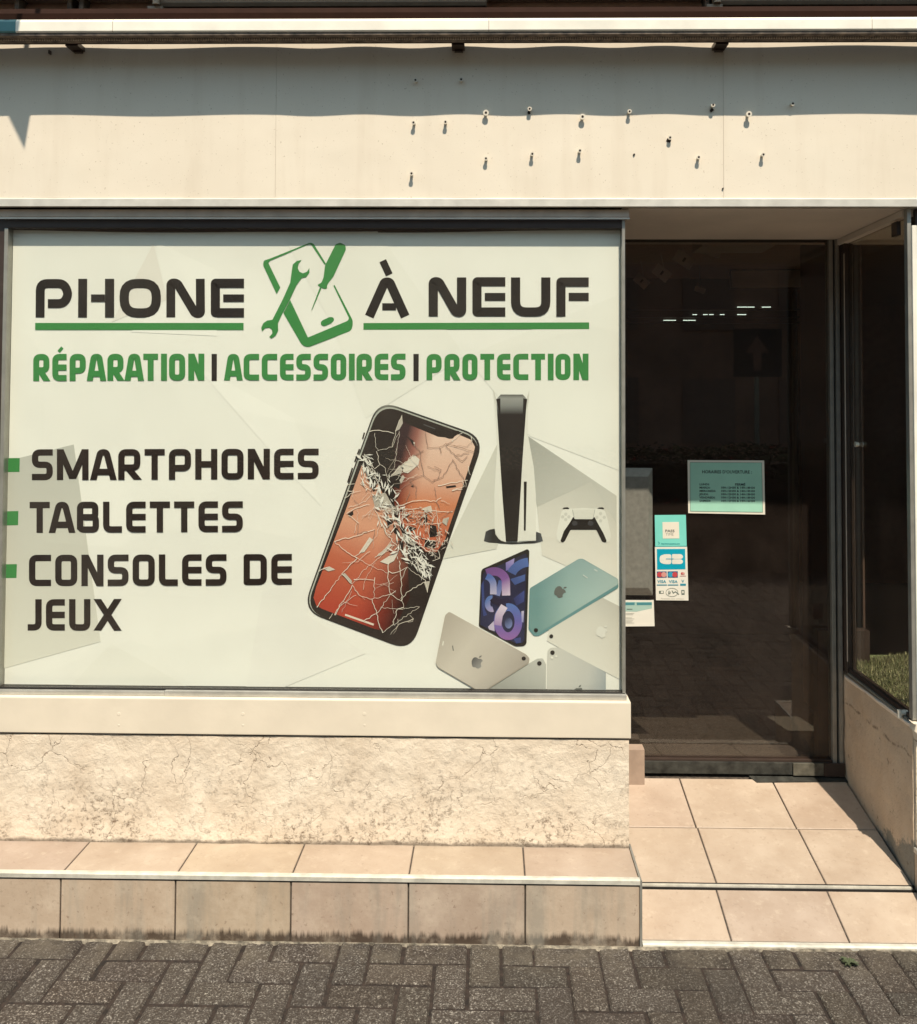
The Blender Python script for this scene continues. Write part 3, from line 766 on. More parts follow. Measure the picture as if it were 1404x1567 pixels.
# ceiling fitting and grille
lf = thing('ceiling_light', (XX(1130, 1.2, 370), 1.2, Z_DTOP+.1), 'unlit flat ceiling light just inside the door top', 'light')
a, b = at(1075, 362, 1.1), at(1186, 376, 1.1)
part('housing', 'card', (a.x, b.x, 1.1, 1.3, b.z, b.z+.05), parent=lf)
gr = thing('ceiling_grille', (XX(1170, 2.0, 425), 2.0, ZZ(440, 2.0)), 'slatted grey grille above the display cabinet', 'grille')
a, b = at(1120, 414, 2.2), at(1225, 440, 2.2)
bm = NB()
for i in range(9):
    z = b.z + (a.z-b.z)*i/9
    hexa(bm, [(a.x, 2.2, z), (b.x, 2.2, z+.004), (b.x, 2.21, z+.004), (a.x, 2.21, z), (a.x, 2.19, z+.008), (b.x, 2.19, z+.012), (b.x, 2.2, z+.012), (a.x, 2.2, z+.008)])
obj('slats', fixn(bm), M['card'], gr)  # pale slats in front of a dark backing
part('grille_frame', 'int_dark', (a.x-.01, b.x+.01, 2.212, 2.23, b.z-.01, a.z+.01), parent=gr)
for k in (-1, 1): part('hanger', 'int_dark', ((a.x+b.x)/2+k*.1-.002, (a.x+b.x)/2+k*.1+.002, 2.214, 2.218, a.z+.0105, Z_DTOP+.12), parent=gr)
# display deck with artificial grass
dk = part('display_deck', 'int_wall', (XN1+.12, XR-.1, .04, DY+.1, .3, ZS-.012))
part('display_back', 'int_dark', (XN1+.5, XR-.1, DY+.3, DY+.34, ZS, ZC+.1))
gm = NT('artificial grass blades'); gm.pr(rough=.7)
oi = gm.n('ShaderNodeVertexColor', layer_name='tone'); gm.base(oi.outputs[0])
bm = NB(); lay = bm.loops.layers.color.new('tone'); random.seed(21)
for i in range(34000):
    x = random.uniform(XN1+.035, XN1+.62); y = random.uniform(.05, DY+.28)
    if y > DY+.02 + .16*math.sin((x-XN1)*4) + .02*random.random(): continue
    z = ZS+.016; h = random.uniform(.007, .022); a = random.uniform(0, 6.28); w = .0013
    lx, ly = math.cos(a)*h*random.uniform(.1,.8), math.sin(a)*h*random.uniform(.1,.8)
    f = bm.faces.new([bm.verts.new(q) for q in ((x-w*math.sin(a), y+w*math.cos(a), z), (x+w*math.sin(a), y-w*math.cos(a), z), (x+lx, y+ly, z+h))])
    t = random.uniform(.5, 1.3); c = (.44*t, .46*t, .30*t, 1) if random.random() < .55 else (.68*t, .66*t, .52*t, 1)
    for l in f.loops: l[lay] = c
gm_t = thing('artificial_grass_mat', (XN1+.3, .3, ZS), 'green artificial grass mat on the display ledge behind the side pane', 'grass mat')
o = obj('blades', bm, gm.m, gm_t); o['kind'] = 'stuff'
part('backing', simple('green backing', (.28,.32,.16,1), .9), (XN1+.032, XN1+.66, .045, DY+.2, ZS+.003, ZS+.014), parent=gm_t)
rl = thing('red_tag', at(1401, 1035, .1), 'small red price tag on the grass at the right edge', 'tag')
a, b = at(1397, 1020, .12), at(1412, 1052, .12)
part('tag_face', simple('red card', (.42,.05,.035,1), .5), (max(a.x, XN1+.02), a.x+.04, .12, .123, b.z, a.z), parent=rl)
part('tag_print', 'card', (max(a.x, XN1+.02)+.006, a.x+.034, .1192, .1198, b.z+.03, b.z+.036), parent=rl)

# ------------------------------------------------------------------ flat print helpers
def poly(name, pts, Y, mat, parent, lift=0.0):
    bm = NB(); v = []
    for p in pts:
        q = at(p[0], p[1], Y); v.append(bm.verts.new((q.x, Y-lift, q.z)))
    f = bm.faces.new(v); f.normal_update()
    if f.normal.y > 0: f.normal_flip()
    bmesh.ops.triangulate(bm, faces=[f], ngon_method='EAR_CLIP')
    return obj(name, bm, mat, parent)
def polys(name, lst, Y, mat, parent, lift=0.0, dl=.00006):
    bm = NB()
    for k, pts in enumerate(lst):
        v = []
        for p in pts:
            q = at(p[0], p[1], Y); v.append(bm.verts.new((q.x, Y-lift-dl*(k % 12), q.z)))
        f = bm.faces.new(v); f.normal_update()
        if f.normal.y > 0: f.normal_flip()
        if len(v) > 4: bmesh.ops.triangulate(bm, faces=[f], ngon_method='EAR_CLIP')
    return obj(name, bm, mat, parent)
def fillet(pts, r, closed=False, seg=5):
    P = [Vector(p) for p in pts]; n = len(P); out = []
    for i in range(n):
        if not closed and i in (0, n-1): out.append(P[i]); continue
        a, b, c = P[i-1], P[i], P[(i+1) % n]
        rr = r[i] if isinstance(r, (list, tuple)) else r
        u, w = a-b, c-b; d = min(rr, u.length*.48, w.length*.48)
        if d < 1e-4: out.append(b); continue
        p0, p1 = b+u.normalized()*d, b+w.normalized()*d
        for k in range(seg+1):
            t = k/seg; out.append((1-t)**2*p0 + 2*t*(1-t)*b + t*t*p1)
    return out
def ribbon(pts, w, closed=False, w1=None, cutends=False):
    P = [Vector(p) for p in pts]; n = len(P); Lf, Rt = [], []
    for i in range(n):
        if closed: d0, d1 = (P[i]-P[i-1]), (P[(i+1) % n]-P[i])
        else:
            d0 = P[i]-P[i-1] if i > 0 else P[1]-P[0]; d1 = P[i+1]-P[i] if i < n-1 else P[-1]-P[-2]
        d0 = d0.normalized(); d1 = d1.normalized(); t = (d0+d1)
        t = t.normalized() if t.length > 1e-6 else d1
        nn = Vector((-t.y, t.x)); k = max(.45, abs(nn.dot(Vector((-d1.y, d1.x)))))
        ww = w if w1 is None else w + (w1-w)*i/(n-1)
        Lf.append(P[i]+nn*ww/2/k); Rt.append(P[i]-nn*ww/2/k)
    qs = []
    m = n if closed else n-1
    for i in range(m):
        k = (i+1) % n; qs.append([Lf[i], Lf[k], Rt[k], Rt[i]])
    if cutends and not closed:
        for i, j in ((0, 1), (n-1, n-2)):
            d = (P[i]-P[j]).normalized()
            if abs(d.y) > .5 and abs(d.x) > .02:
                for E in (Lf, Rt):
                    E[i] = E[i] + d*((P[i].y-E[i].y)/d.y)
        qs = [[Lf[i], Lf[i+1], Rt[i+1], Rt[i]] for i in range(n-1)]
    return qs
def strokes_obj(name, strokes, Y, mat, parent, lift):
    """strokes: list of quad lists; each stroke gets its own hair of height so none share a plane"""
    bm = NB()
    for s, qs in enumerate(strokes):
        for qi, q4 in enumerate(qs):
            v = []
            for p in q4:
                q = at(p[0], p[1], Y); v.append(bm.verts.new((q.x, Y-lift-.00021*(s % 4)-.00002-.00004*(qi % 5), q.z)))
            f = bm.faces.new(v); f.normal_update()
            if f.normal.y > 0: f.normal_flip()
    return obj(name, bm, mat, parent)
def glyph(ch, w, t):
    T, Bo, l, r, m = 1-t/2, t/2, t/2, w-t/2, .5
    ra = .16
    S = []
    add = lambda pts, rr=ra, cl=False: S.append((fillet(pts, rr, cl), cl))
    if ch == 'S': add([(w,T),(l,T),(l,m),(r,m),(r,Bo),(0,Bo)])
    elif ch == 'C': add([(w,T),(l,T),(l,Bo),(w,Bo)])
    elif ch in 'EÉ':
        add([(w,T),(l,T),(l,Bo),(w,Bo)]); add([(l,m),(w,m)])
        if ch == 'É': S.append(([Vector((w*.44,1.08)), Vector((w*.70,1.24))], .5))
    elif ch == 'O': add([(l,Bo),(l,T),(r,T),(r,Bo)], ra, True)
    elif ch == 'D': add([(l,Bo),(l,T),(r,T),(r,Bo)], [0.001,0.001,ra,ra], True)
    elif ch == 'B': add([(l,Bo),(l,T),(r-.02,T),(r-.02,m),(l,m)], .12); add([(l,m),(r,m),(r,Bo),(l,Bo),(l,m)], .12)
    elif ch == 'P': add([(l,0),(l,T),(r,T),(r,.38),(l,.38)])
    elif ch == 'R': add([(l,0),(l,T),(r,T),(r,.40),(l,.40)]); add([(w*.42,.40),(r+.02,0)])
    elif ch == 'A': add([(l*.9,0),(w/2-.1,T),(w/2+.1,T),(w-l*.9,0)], .09); add([(w*.24,.26),(w*.76,.26)])
    elif ch == 'T': add([(0,T),(w,T)]); add([(w/2,T),(w/2,0)])
    elif ch == 'I': add([(w/2,0),(w/2,1)])
    elif ch == 'H': add([(l,0),(l,1)]); add([(r,0),(r,1)]); add([(l,m),(r,m)])
    elif ch == 'N':
        add([(l,0),(l,1)]); add([(r,0),(r,1)]); hw = t/2
        for _ in range(6): hw = t/2*math.hypot(1, w-2*hw)
        add([(hw,1),(w-hw,0)])
    elif ch == 'M':
        add([(l,0),(l,1)]); add([(r,0),(r,1)]); hw = t/2
        for _ in range(6): hw = t/2*math.hypot(1, w/2-2*hw)
        add([(hw,1),(w/2,.04)]); add([(w-hw,1),(w/2,.04)])
    elif ch == 'L': add([(l,1),(l,Bo),(w,Bo)])
    elif ch == 'U': add([(l,1),(l,Bo),(r,Bo),(r,1)])
    elif ch == 'J': add([(r,1),(r,Bo),(0,Bo)])
    elif ch == 'X': add([(l*.8,0),(w-l*.8,1)]); add([(l*.8,1),(w-l*.8,0)])
    return S
GW = {'I': .22, 'M': 1.0, 'A': .82, 'T': .64, 'E': .62, 'É': .62, 'L': .60, 'J': .46, 'X': .84, 'S': .66}
def text_line(name, txt, x0, x1, yt0, yb0, yt1, yb1, t, gap, mat, parent, lift, Y):
    ws = [GW.get(c, .70) for c in txt]
    gaps = []
    for a, b in zip(txt, txt[1:]):
        g = gap
        if a == 'A' or b == 'A': g *= .45
        if 'T' in (a, b) and 'A' in (a, b): g = -.02
        gaps.append(g)
    tot = sum(ws) + sum(gaps); x = 0; st = []
    h0 = yb0-yt0
    # width factor so that stroke thickness stays even
    k = (x1-x0)/h0/tot
    for c, w, g in zip(txt, ws, gaps+[0]):
        if c == 'I': S = [([Vector((x*k+t/2, 0)), Vector((x*k+t/2, 1))], False)]; off = 0
        else: S = glyph(c, w*k, t); off = x*k
        for pts, cl in S:
            P = []
            for p in pts:
                u = (p.x+off)*h0; fx = min(1, max(0, u/(x1-x0)))
                yt, yb = yt0+(yt1-yt0)*fx, yb0+(yb1-yb0)*fx
                P.append((x0+u, yb-(yb-yt)*p.y))
            st.append(ribbon(P, t*h0*(cl if cl == .5 else 1), cl is True, None, cl != .5))
        x += w+g
    return strokes_obj(name, st, Y, mat, parent, lift)

# ------------------------------------------------------------------ the banner
BY = .030
ban = thing('shop_banner', (-.6, BY, ZWB+.03), 'large printed shop banner with green and black lettering filling the window', 'banner')
def print_mat(name, col=None, grad=None, dark=None, rough=.34, wr=.75):
    """printed vinyl; grad = (p0px, p1px, stops) printed colour ramp; dark = (p0, p1, stops) second ramp multiplied in"""
    m = NT(name); m.pr(rough=rough, spec=.4)
    def g1(gd):
        p0, p1 = at(*gd[0], BY), at(*gd[1], BY); d = p1-p0; L2 = d.length_squared
        dt = m.n('ShaderNodeVectorMath', operation='DOT_PRODUCT'); m.l(m.co(), dt.inputs[0]); dt.inputs[1].default_value = d/L2
        return m.ramp(m.math('SUBTRACT', dt.outputs['Value'], p0.dot(d)/L2), gd[2])
    if grad: c = g1(grad)
    else:
        rgb = m.n('ShaderNodeRGB'); rgb.outputs[0].default_value = col if len(col) == 4 else (*col, 1); c = rgb.outputs[0]
    if dark: c = m.mix(1.0, c, g1(dark), 'MULTIPLY')
    c = m.mix(m.math('MULTIPLY', m.g(m.noise(3, 5), .35, .75), .05), c, (.45,.43,.36), 'MIX')
    m.base(c)
    # shared creases and sag of the vinyl
    h = m.noise(1.6, 3, .5, m.co((1, 1, .55)))
    w = m.n('ShaderNodeTexVoronoi', feature='F1'); w.inputs['Scale'].default_value = 2.1; m.l(m.co((1,.01,1.2)), w.inputs[0])
    hh = m.math('ADD', m.math('MULTIPLY', h, .8), m.math('MULTIPLY', w.outputs[0], .25))
    m.bump(hh, .55, .05)
    return m.m
PC = dict(white=(.82,.825,.765), green=(.040,.235,.060), black=(.016,.014,.013), dbrown=(.015,.009,.008))
PM = {k: print_mat('print '+k, v) for k, v in PC.items()}
tl, tr_, br, bl = (16, 350), (947, 347), (953, 1064), (-4, 1062)
NXb, NZb = 80, 60
bm = NB(); g = []
for k in range(NZb+1):
    row = []
    for i in range(NXb+1):
        x = WX0+.013 + (WX1-.011-WX0-.013)*i/NXb
        z = ZWB+.0205 + (ZZ(351, BY)-ZWB-.0265)*k/NZb
        if k == NZb: z += .004*math.sin(x*2.2)+.002*math.sin(x*7)
        row.append(bm.verts.new((x, BY+.0006, z)))
    g.append(row)
for k in range(NZb):
    for i in range(NXb): bm.faces.new((g[k][i], g[k][i+1], g[k+1][i+1], g[k+1][i]))
obj('vinyl', bm, PM['white'], ban)
part('backing_board', 'int_dark', (WX0+.013, WX1-.011, BY+.003, BY+.012, ZWB+.021, ZZ(349, BY)), parent=ban)
# pale facets printed in the background
fc = [
 ([(235,372),(256,458),(171,493)], (.765,.75,.685)), ([(238,370),(335,415),(332,514),(200,508),(256,458)], (.845,.85,.79)),
 ([(113,680),(154,982),(2,1024),(8,706)], None), ([(430,355),(578,354),(712,545),(560,640),(510,500)], (.795,.80,.735)),
 ([(712,545),(945,452),(948,720),(812,668)], (.795,.80,.735)), ([(402,905),(480,880),(470,940),(560,1000),(420,1058),(376,1058)], (.80,.80,.745)),
 ([(300,560),(450,640),(470,700),(492,775),(440,720)], (.845,.85,.79)), ([(100,1058),(170,985),(300,1058)], (.795,.80,.735)),
]
g3 = print_mat('print grey facet', grad=((60,690),(60,1020),[(0,(.50,.51,.46)),(.5,(.60,.60,.53)),(1,(.70,.70,.62))]))
for i, (pts, c) in enumerate(fc):
    poly('background_facet', pts, BY, print_mat('print facet', c) if c else g3, ban, .00001+.00012*(i % 3))
gA = print_mat('print console facet', grad=((800,665),(900,800),[(0,(.36,.37,.33)),(1,(.58,.58,.52))]))
gB = print_mat('print console facet left', grad=((760,690),(690,850),[(0,(.60,.60,.53)),(.5,(.63,.63,.56)),(1,(.70,.70,.62))]))
poly('background_facet', [(808,667),(943,758),(943,800),(905,737),(822,776)], BY, gA, ban, .0004)
poly('background_facet', [(822,776),(907,736),(944,759),(945,900),(830,850)], BY, print_mat('print facet pale', grad=((880,740),(860,850),[(0,(.55,.55,.49)),(1,(.74,.72,.64))])), ban, .0002)
poly('background_facet', [(761,680),(775,800),(760,840),(675,856)], BY, gB, ban, .0004)

LG = .0007
# PHONE / À NEUF, measured stroke by stroke
def zq(x, y): return (x/2.507, 320+y/2.507)
def zr(x, y): return (380+x/2.4207, 350+y/2.4207)
st = []
def S_(pts, w, r=0, cl=False, m=zq): st.append(ribbon(fillet([m(*p) for p in pts], r, cl), w, cl))
S_([(154,415),(155,285),(245,285),(264,325),(245,362),(184,362)], 13.6, 11)
S_([(318,267),(317,415)], 13.6); S_([(421,267),(421,415)], 14); S_([(350,341),(403,341)], 11.3)
S_([(478,398),(476,285),(600,285),(600,398)], 14.2, 20, True)
S_([(656,415),(656,283),(680,283),(750,400),(770,400),(769,267)], 13.6, 7)
S_([(937,284),(827,284),(827,397),(937,397)], 14, 1); S_([(857,341),(937,341)], 11.3)
t1 = strokes_obj('title_word', st, BY, PM['black'], ban, LG)
st = []
Z2 = dict(m=zr)
S_([(449,325),(506,197),(524,197),(582,325)], 14, 4, **Z2); S_([(497,289),(548,289)], 11, **Z2); S_([(499,118),(523,170)], 11, **Z2)
S_([(686,325),(686,196),(706,196),(770,309),(791,309),(791,180)], 14.2, 7, **Z2)
S_([(953,196),(848,196),(848,308),(953,308)], 14, 1, **Z2); S_([(877,252),(953,252)], 12, **Z2)
S_([(991,180),(991,308),(1103,308),(1103,180)], 14, 16, **Z2)
S_([(1262,197),(1159,197),(1159,325)], 14, 1, **Z2); S_([(1188,252),(1262,252)], 12.4, **Z2)
strokes_obj('title_word', st, BY, PM['black'], ban, LG)
poly('underline', [(54,494),(373,494),(373,504.8),(54,504.8)], BY, PM['green'], ban, LG)
poly('underline', [(556.5,494.2),(902,493.2),(902,503.4),(556.5,504.4)], BY, PM['green'], ban, LG)
text_line('green_word', 'RÉPARATION', 51, 313, 541.5, 583, 541, 582, .22, .13, PM['green'], ban, LG, BY)
text_line('green_word', 'ACCESSOIRES', 343.5, 621, 541.5, 582, 541, 581.5, .22, .12, PM['green'], ban, LG, BY)
text_line('green_word', 'PROTECTION', 653, 901, 541.5, 581.5, 541, 581.5, .22, .13, PM['green'], ban, LG, BY)
for x in (324, 633): poly('divider_bar', [(x,541.5),(x+8.2,541.5),(x+8,583),(x,583)], BY, PM['black'], ban, LG)
DBM = PM['dbrown']
text_line('word', 'SMARTPHONES', 49, 488, 687.5, 734.8, 686.5, 733, .205, .13, DBM, ban, LG, BY)
text_line('word', 'TABLETTES', 45.5, 372, 768, 815.5, 767, 814, .205, .13, DBM, ban, LG, BY)
text_line('word', 'CONSOLES', 44.5, 347, 849, 897, 848, 896, .205, .13, DBM, ban, LG, BY)
text_line('word', 'DE', 373, 447, 848, 895.5, 847.5, 895, .205, .13, DBM, ban, LG, BY)
text_line('word', 'JEUX', 42.5, 184.5, 917, 965, 916.5, 965, .205, .14, DBM, ban, LG, BY)
poly('green_square', [(8,701),(30.4,700.8),(30,722),(7.4,722.3)], BY, PM['green'], ban, LG)
poly('green_square', [(7,782.4),(28.3,782),(27.8,803.5),(6.4,804)], BY, PM['green'], ban, LG)
poly('green_square', [(5,863.5),(26,863.2),(25.4,884.3),(4.2,884.6)], BY, PM['green'], ban, LG)

# green logo: phone outline, spanner and screwdriver (measured in the first crop)
GR = PM['green']
lg = []
poly('logo_phone', [zq(*p) for p in fillet([(1062,325),(1010,215),(1012,197),(1035,190),(1190,128),(1203,131),(1252,210),(1246,213),(1196,138),(1188,134),(1036,198),(1030,206),(1076,300)], [2,6,8,6,6,8,2,2,5,5,6,6,2], True)], BY, GR, ban, LG)
poly('logo_phone', [zq(*p) for p in fillet([(1280,294),(1284,290),(1356,430),(1350,465),(1182,530),(1160,522),(1088,398),(1114,348),(1182,492),(1335,428),(1340,418)], [1,1,14,14,14,12,2,2,1,5,5], True)], BY, GR, ban, LG)
poly('logo_button', [zq(*p) for p in fillet([(1238,426),(1266,413),(1280,415),(1283,426),(1274,436),(1246,449),(1233,445),(1231,433)], 6, True)], BY, GR, ban, LG)
sp = [(1120,238),(1124,212),(1140,198),(1158,195),(1146,210),(1143,226),(1150,240),(1163,246),(1178,240),(1188,226),(1188,244),(1176,260),(1158,264),(1138,292),(1112,348),(1080,408),(1067,437),(1068,465),(1058,485),(1042,496),(1034,490),(1046,476),(1044,461),(1034,454),(1018,456),(1006,468),(1003,455),(1011,437),(1026,427),(1046,424),(1056,404),(1086,345),(1114,282)]
poly('logo_spanner', [zq(*p) for p in sp], BY, GR, ban, LG+.0003)
sd = fillet([(1289,134),(1306,128),(1326,138),(1328,154),(1280,258),(1264,278),(1255,292),(1256,302),(1250,306),(1236,303),(1220,292),(1222,288),(1234,282),(1242,262),(1248,215)], 6, True)
poly('logo_screwdriver', [zq(*p) for p in sd], BY, GR, ban, LG+.0005)
poly('logo_screwdriver', [zq(*p) for p in [(1228,300),(1234,303),(1198,386),(1195,388)]], BY, GR, ban, LG+.0004)

# ---- cracked phone
def zp(x, y): return (440+x/3.731, 590+y/3.731)
PH = bpy.data.objects.new('phone_picture', None); PH.location = at(600, 800, BY); COL.objects.link(PH); PH.parent = ban; PH.matrix_parent_inverse = WORLD[ban.name].inverted(); WORLD[PH.name] = Matrix.Translation(PH.location)
TL, TR, BR, BL = Vector((519,81)), Vector((1128,295)), Vector((706,1518)), Vector((86,1285))
def quad_in(i0, i1, j0, j1):
    def q(u, v): return (TL*(1-u)+TR*u)*(1-v) + (BL*(1-u)+BR*u)*v
    return [q(i0, j0), q(i1, j0), q(i1, j1), q(i0, j1)]
rr = lambda pts, r: [zp(p.x, p.y) for p in fillet(pts, r, True, 8)]
poly('phone_body', rr(quad_in(0,1,0,1), 120), BY, print_mat('print phone rim', grad=(zp(519,81), zp(706,1518), [(0,(.30,.31,.27)),(.06,(.03,.03,.03)),(1,(.02,.015,.013))])), PH, .0007)
poly('phone_edge', rr(quad_in(.012,.985,.008,.995), 118), BY, print_mat('print phone edge', (.42,.44,.39)), PH, .0009)
poly('phone_bezel', rr(quad_in(.024,.99,.014,.995), 116), BY, print_mat('print phone bezel', (.022,.016,.014)), PH, .0011)
for a, b in (((440,268),(430,305)),((412,362),(385,435)),((372,470),(345,552))):
    strokes_obj('side_button', [ribbon([zp(*a), zp(*b)], 2.2)], BY, DBM, PH, .0007)
scr_pts = quad_in(.085, .925, .04, .955)
# left/lower coloured area
leftA = [(425,455),(480,500),(525,575),(560,650),(610,740),(655,840),(690,930),(690,1080),(700,1210),(640,1330),(560,1400),(500,1390),(200,1275),(165,1255),(150,1210),(165,1150),(330,720)]
mL = print_mat('print screen orange', grad=(zp(470,520), zp(230,1270), [(0,(.60,.33,.23)),(.35,(.66,.33,.21)),(.62,(.50,.14,.075)),(1,(.42,.055,.03))]), dark=(zp(470,1050), zp(690,1130), [(0,(1,1,1)),(.3,(.75,.68,.72)),(1,(.07,.06,.08))]))
poly('screen_colour', [zp(*p) for p in leftA], BY, mL, PH, .0013)
rightA = [(650,195),(700,225),(860,292),(940,300),(975,278),(1050,310),(1072,350),(1060,400),(960,700),(900,880),(855,950),(790,950),(700,860),(640,770),(605,650),(605,520),(610,400),(625,290)]
mR = print_mat('print screen salmon', grad=(zp(900,300), zp(850,930), [(0,(.74,.54,.43)),(.35,(.66,.42,.31)),(.6,(.58,.22,.11)),(1,(.50,.12,.06))]), dark=(zp(610,560), zp(760,600), [(0,(.05,.035,.05)),(.35,(.40,.22,.22)),(.7,(.80,.70,.68)),(1,(1,1,1))]))
poly('screen_colour', [zp(*p) for p in rightA], BY, mR, PH, .0013)
poly('notch', [zp(*p) for p in fillet([(660,190),(760,225),(985,260),(965,278),(945,303),(925,304),(760,246),(700,225),(675,212)], 6, True)], BY, print_mat('print notch', (.02,.015,.013)), PH, .0015)
strokes_obj('notch_speaker', [ribbon([zp(778,222), zp(845,247)], 1.3)], BY, print_mat('print grey', (.10,.10,.10)), PH, .0017)
strokes_obj('home_bar', [ribbon([zp(330,1308), zp(494,1365)], 2.9)], BY, print_mat('print bar', (.72,.62,.52)), PH, .0017)
# loose dark patches where glass is missing
darkp = [[(480,260),(500,250),(605,262),(610,270),(560,355),(515,360),(500,340)],[(470,290),(495,290),(500,345),(470,370)],[(520,370),(600,350),(575,460),(545,460)],[(440,400),(500,385),(560,470),(560,560),(610,600),(610,690),(560,600),(520,540),(495,610),(470,560),(430,450)],[(580,520),(640,470),(650,520),(640,590),(590,565)],[(675,285),(722,315),(720,345),(700,310)],[(560,730),(605,780),(575,810)],[(605,790),(640,830),(650,870),(610,840)],[(815,795),(850,800),(860,860),(810,865)],[(785,880),(850,885),(845,930),(785,920)],[(700,920),(745,960),(770,1040),(710,980)],[(690,800),(740,815),(700,835)],[(640,880),(665,900),(660,940),(640,930)],[(780,735),(800,735),(800,780),(780,785)],[(345,735),(375,715),(378,735),(360,748)],[(905,575),(960,568),(965,578),(910,585)],[(705,575),(720,565),(722,580)],[(765,1000),(810,1060),(770,1060)]]
polys('missing_glass', [[zp(*p) for p in q] for q in darkp], BY, print_mat('print black glass', (.018,.014,.013)), PH, .0019)
# pale shards
shard = [([(650,460),(725,395),(755,420),(750,450),(690,500),(665,495)],.66),([(590,520),(640,455),(665,470),(650,500)],.5),([(410,955),(470,865),(490,880),(440,950)],.66),([(510,975),(590,900),(600,910),(545,965)],.6),([(530,1005),(600,960),(635,950),(610,1000),(575,1020)],.68),([(203,1042),(240,1032),(275,1050),(235,1060)],.62),([(310,1075),(330,1070),(370,1115),(365,1135)],.5),([(640,540),(660,510),(672,525),(650,560)],.5),([(345,690),(440,655),(470,640),(475,655),(400,690),(340,725)],.55),([(485,630),(560,610),(600,680),(560,700),(500,690)],.45),([(770,700),(820,685),(830,715),(790,725)],.58),([(655,840),(700,860),(740,900),(720,915),(670,890)],.45),([(765,1040),(810,1030),(825,1050),(800,1100),(780,1105)],.55),([(430,560),(455,570),(470,600),(415,595)],.55),([(780,1120),(815,1115),(800,1180)],.5),([(655,165),(660,215),(640,250),(615,262)],.5),([(720,320),(730,325),(725,348)],.6),([(890,760),(925,750),(910,800),(885,780)],.5),([(800,460),(830,465),(845,480),(815,470)],.55)]
import itertools
for tone in (.68,.6,.5,.45):
    L_ = [[zp(*p) for p in q] for q, t in shard if (abs(t-tone) < .041 and round(t,2) in {.68:(.68,.66),.6:(.62,.6,.58),.5:(.55,.5),.45:(.45,)}[tone])]
    if L_: polys('glass_shard', L_, BY, print_mat('print shard', (tone, tone*.93, tone*.80)), PH, .0027)
# crack lines, two weights
ck1 = [[(470,262),(510,255),(610,272)],[(500,270),(505,350),(520,365)],[(655,170),(620,260),(600,350),(515,372)],[(510,375),(530,450),(500,475),(440,390)],[(600,350),(640,260),(610,470),(570,520),(580,565)],[(530,450),(560,470),(570,520)],[(430,400),(470,470),(520,540),(560,590)],[(440,390),(500,500),(530,600)],[(580,565),(610,600),(650,600),(600,650)],[(590,520),(640,470),(720,395)],[(620,540),(650,500),(700,480)],[(620,690),(700,665),(770,655),(850,660),(880,640)],[(620,700),(770,705),(850,715),(945,720)],[(650,735),(760,725),(850,730)],[(560,700),(640,740),(700,860),(780,930),(870,985)],[(520,740),(570,850),(640,930),(700,1000),(800,1100)],[(500,700),(540,800),(590,870)],[(680,790),(760,785),(870,790)],[(760,785),(740,860),(800,880),(860,885)],[(850,690),(860,790),(870,870),(860,920)],[(800,780),(810,870),(780,920)],[(270,890),(380,860),(500,820)],[(270,890),(330,940),(385,975),(400,985)],[(400,985),(330,1055),(310,1075),(372,1130)],[(480,870),(410,960),(385,975)],[(372,1130),(460,1030),(530,980),(610,910)],[(370,1135),(410,1195),(485,1218)],[(372,1140),(310,1240),(270,1310)],[(395,1195),(300,1260),(275,1310)],[(170,1265),(310,1080)],[(485,1218),(590,1190),(620,1170)],[(485,1218),(510,1285),(530,1380),(545,1410)],[(590,1190),(655,1230),(665,1265)],[(580,1010),(575,1080),(590,1190)],[(580,1060),(600,1070),(640,1060),(685,1035)],[(640,1000),(650,1110),(655,1230)],[(655,1225),(680,1180),(790,1120)],[(685,1035),(650,1110)],[(685,1035),(790,1110),(800,1180)],[(540,1265),(640,1275),(755,1262),(640,1340),(545,1410)],[(665,1265),(630,1275),(600,1370)],[(500,1095),(495,1210)],[(380,1105),(495,1110)],[(440,1340),(510,1300),(590,1190)],[(720,1330),(640,1360),(590,1420)],[(690,1350),(715,1345),(720,1330),(700,1310)],[(385,975),(460,1020),(580,1070)],[(350,695),(450,660),(480,620)],[(340,730),(390,700),(470,680)],[(430,470),(440,520),(420,560),(480,600)],[(350,740),(380,760),(410,785)],[(330,640),(380,610),(420,600)],[(600,870),(560,930),(500,980)],[(830,1000),(870,985),(860,940),(800,930)],[(760,905),(790,940),(840,960)],[(700,930),(740,1000),(760,1060)],[(860,570),(1000,545),(1010,575),(940,600)],[(940,600),(1000,590)],[(1015,540),(1020,580)],[(1050,290),(1055,330)],[(1035,460),(1045,510)],[(345,600),(380,600),(375,640)],[(340,570),(385,560)],[(180,1060),(230,1035)],[(1000,540),(1030,540)],[(940,320),(1000,270)],[(260,1300),(240,1330)]]
ck2 = [[(720,330),(760,380),(780,370)],[(760,380),(765,440),(780,510),(830,550),(860,530),(880,480),(840,460)],[(790,265),(800,350),(870,350),(905,330),(1070,380)],[(870,350),(880,385)],[(905,340),(960,400),(1040,385)],[(945,420),(890,520),(830,540)],[(945,420),(985,500),(1010,540)],[(960,400),(1000,430),(1030,400)],[(800,460),(870,490)],[(700,540),(740,580),(735,640)],[(645,595),(700,555),(720,575)],[(840,580),(850,650)],[(940,320),(905,340)],[(950,340),(1030,345),(1060,310)],[(780,510),(700,545)],[(680,660),(700,600)],[(400,850),(440,830),(460,835)],[(405,790),(400,850)],[(410,680),(380,650)],[(500,820),(490,880)],[(780,370),(720,400)],[(850,660),(870,700)],[(960,700),(870,760)]]
random.seed(4)
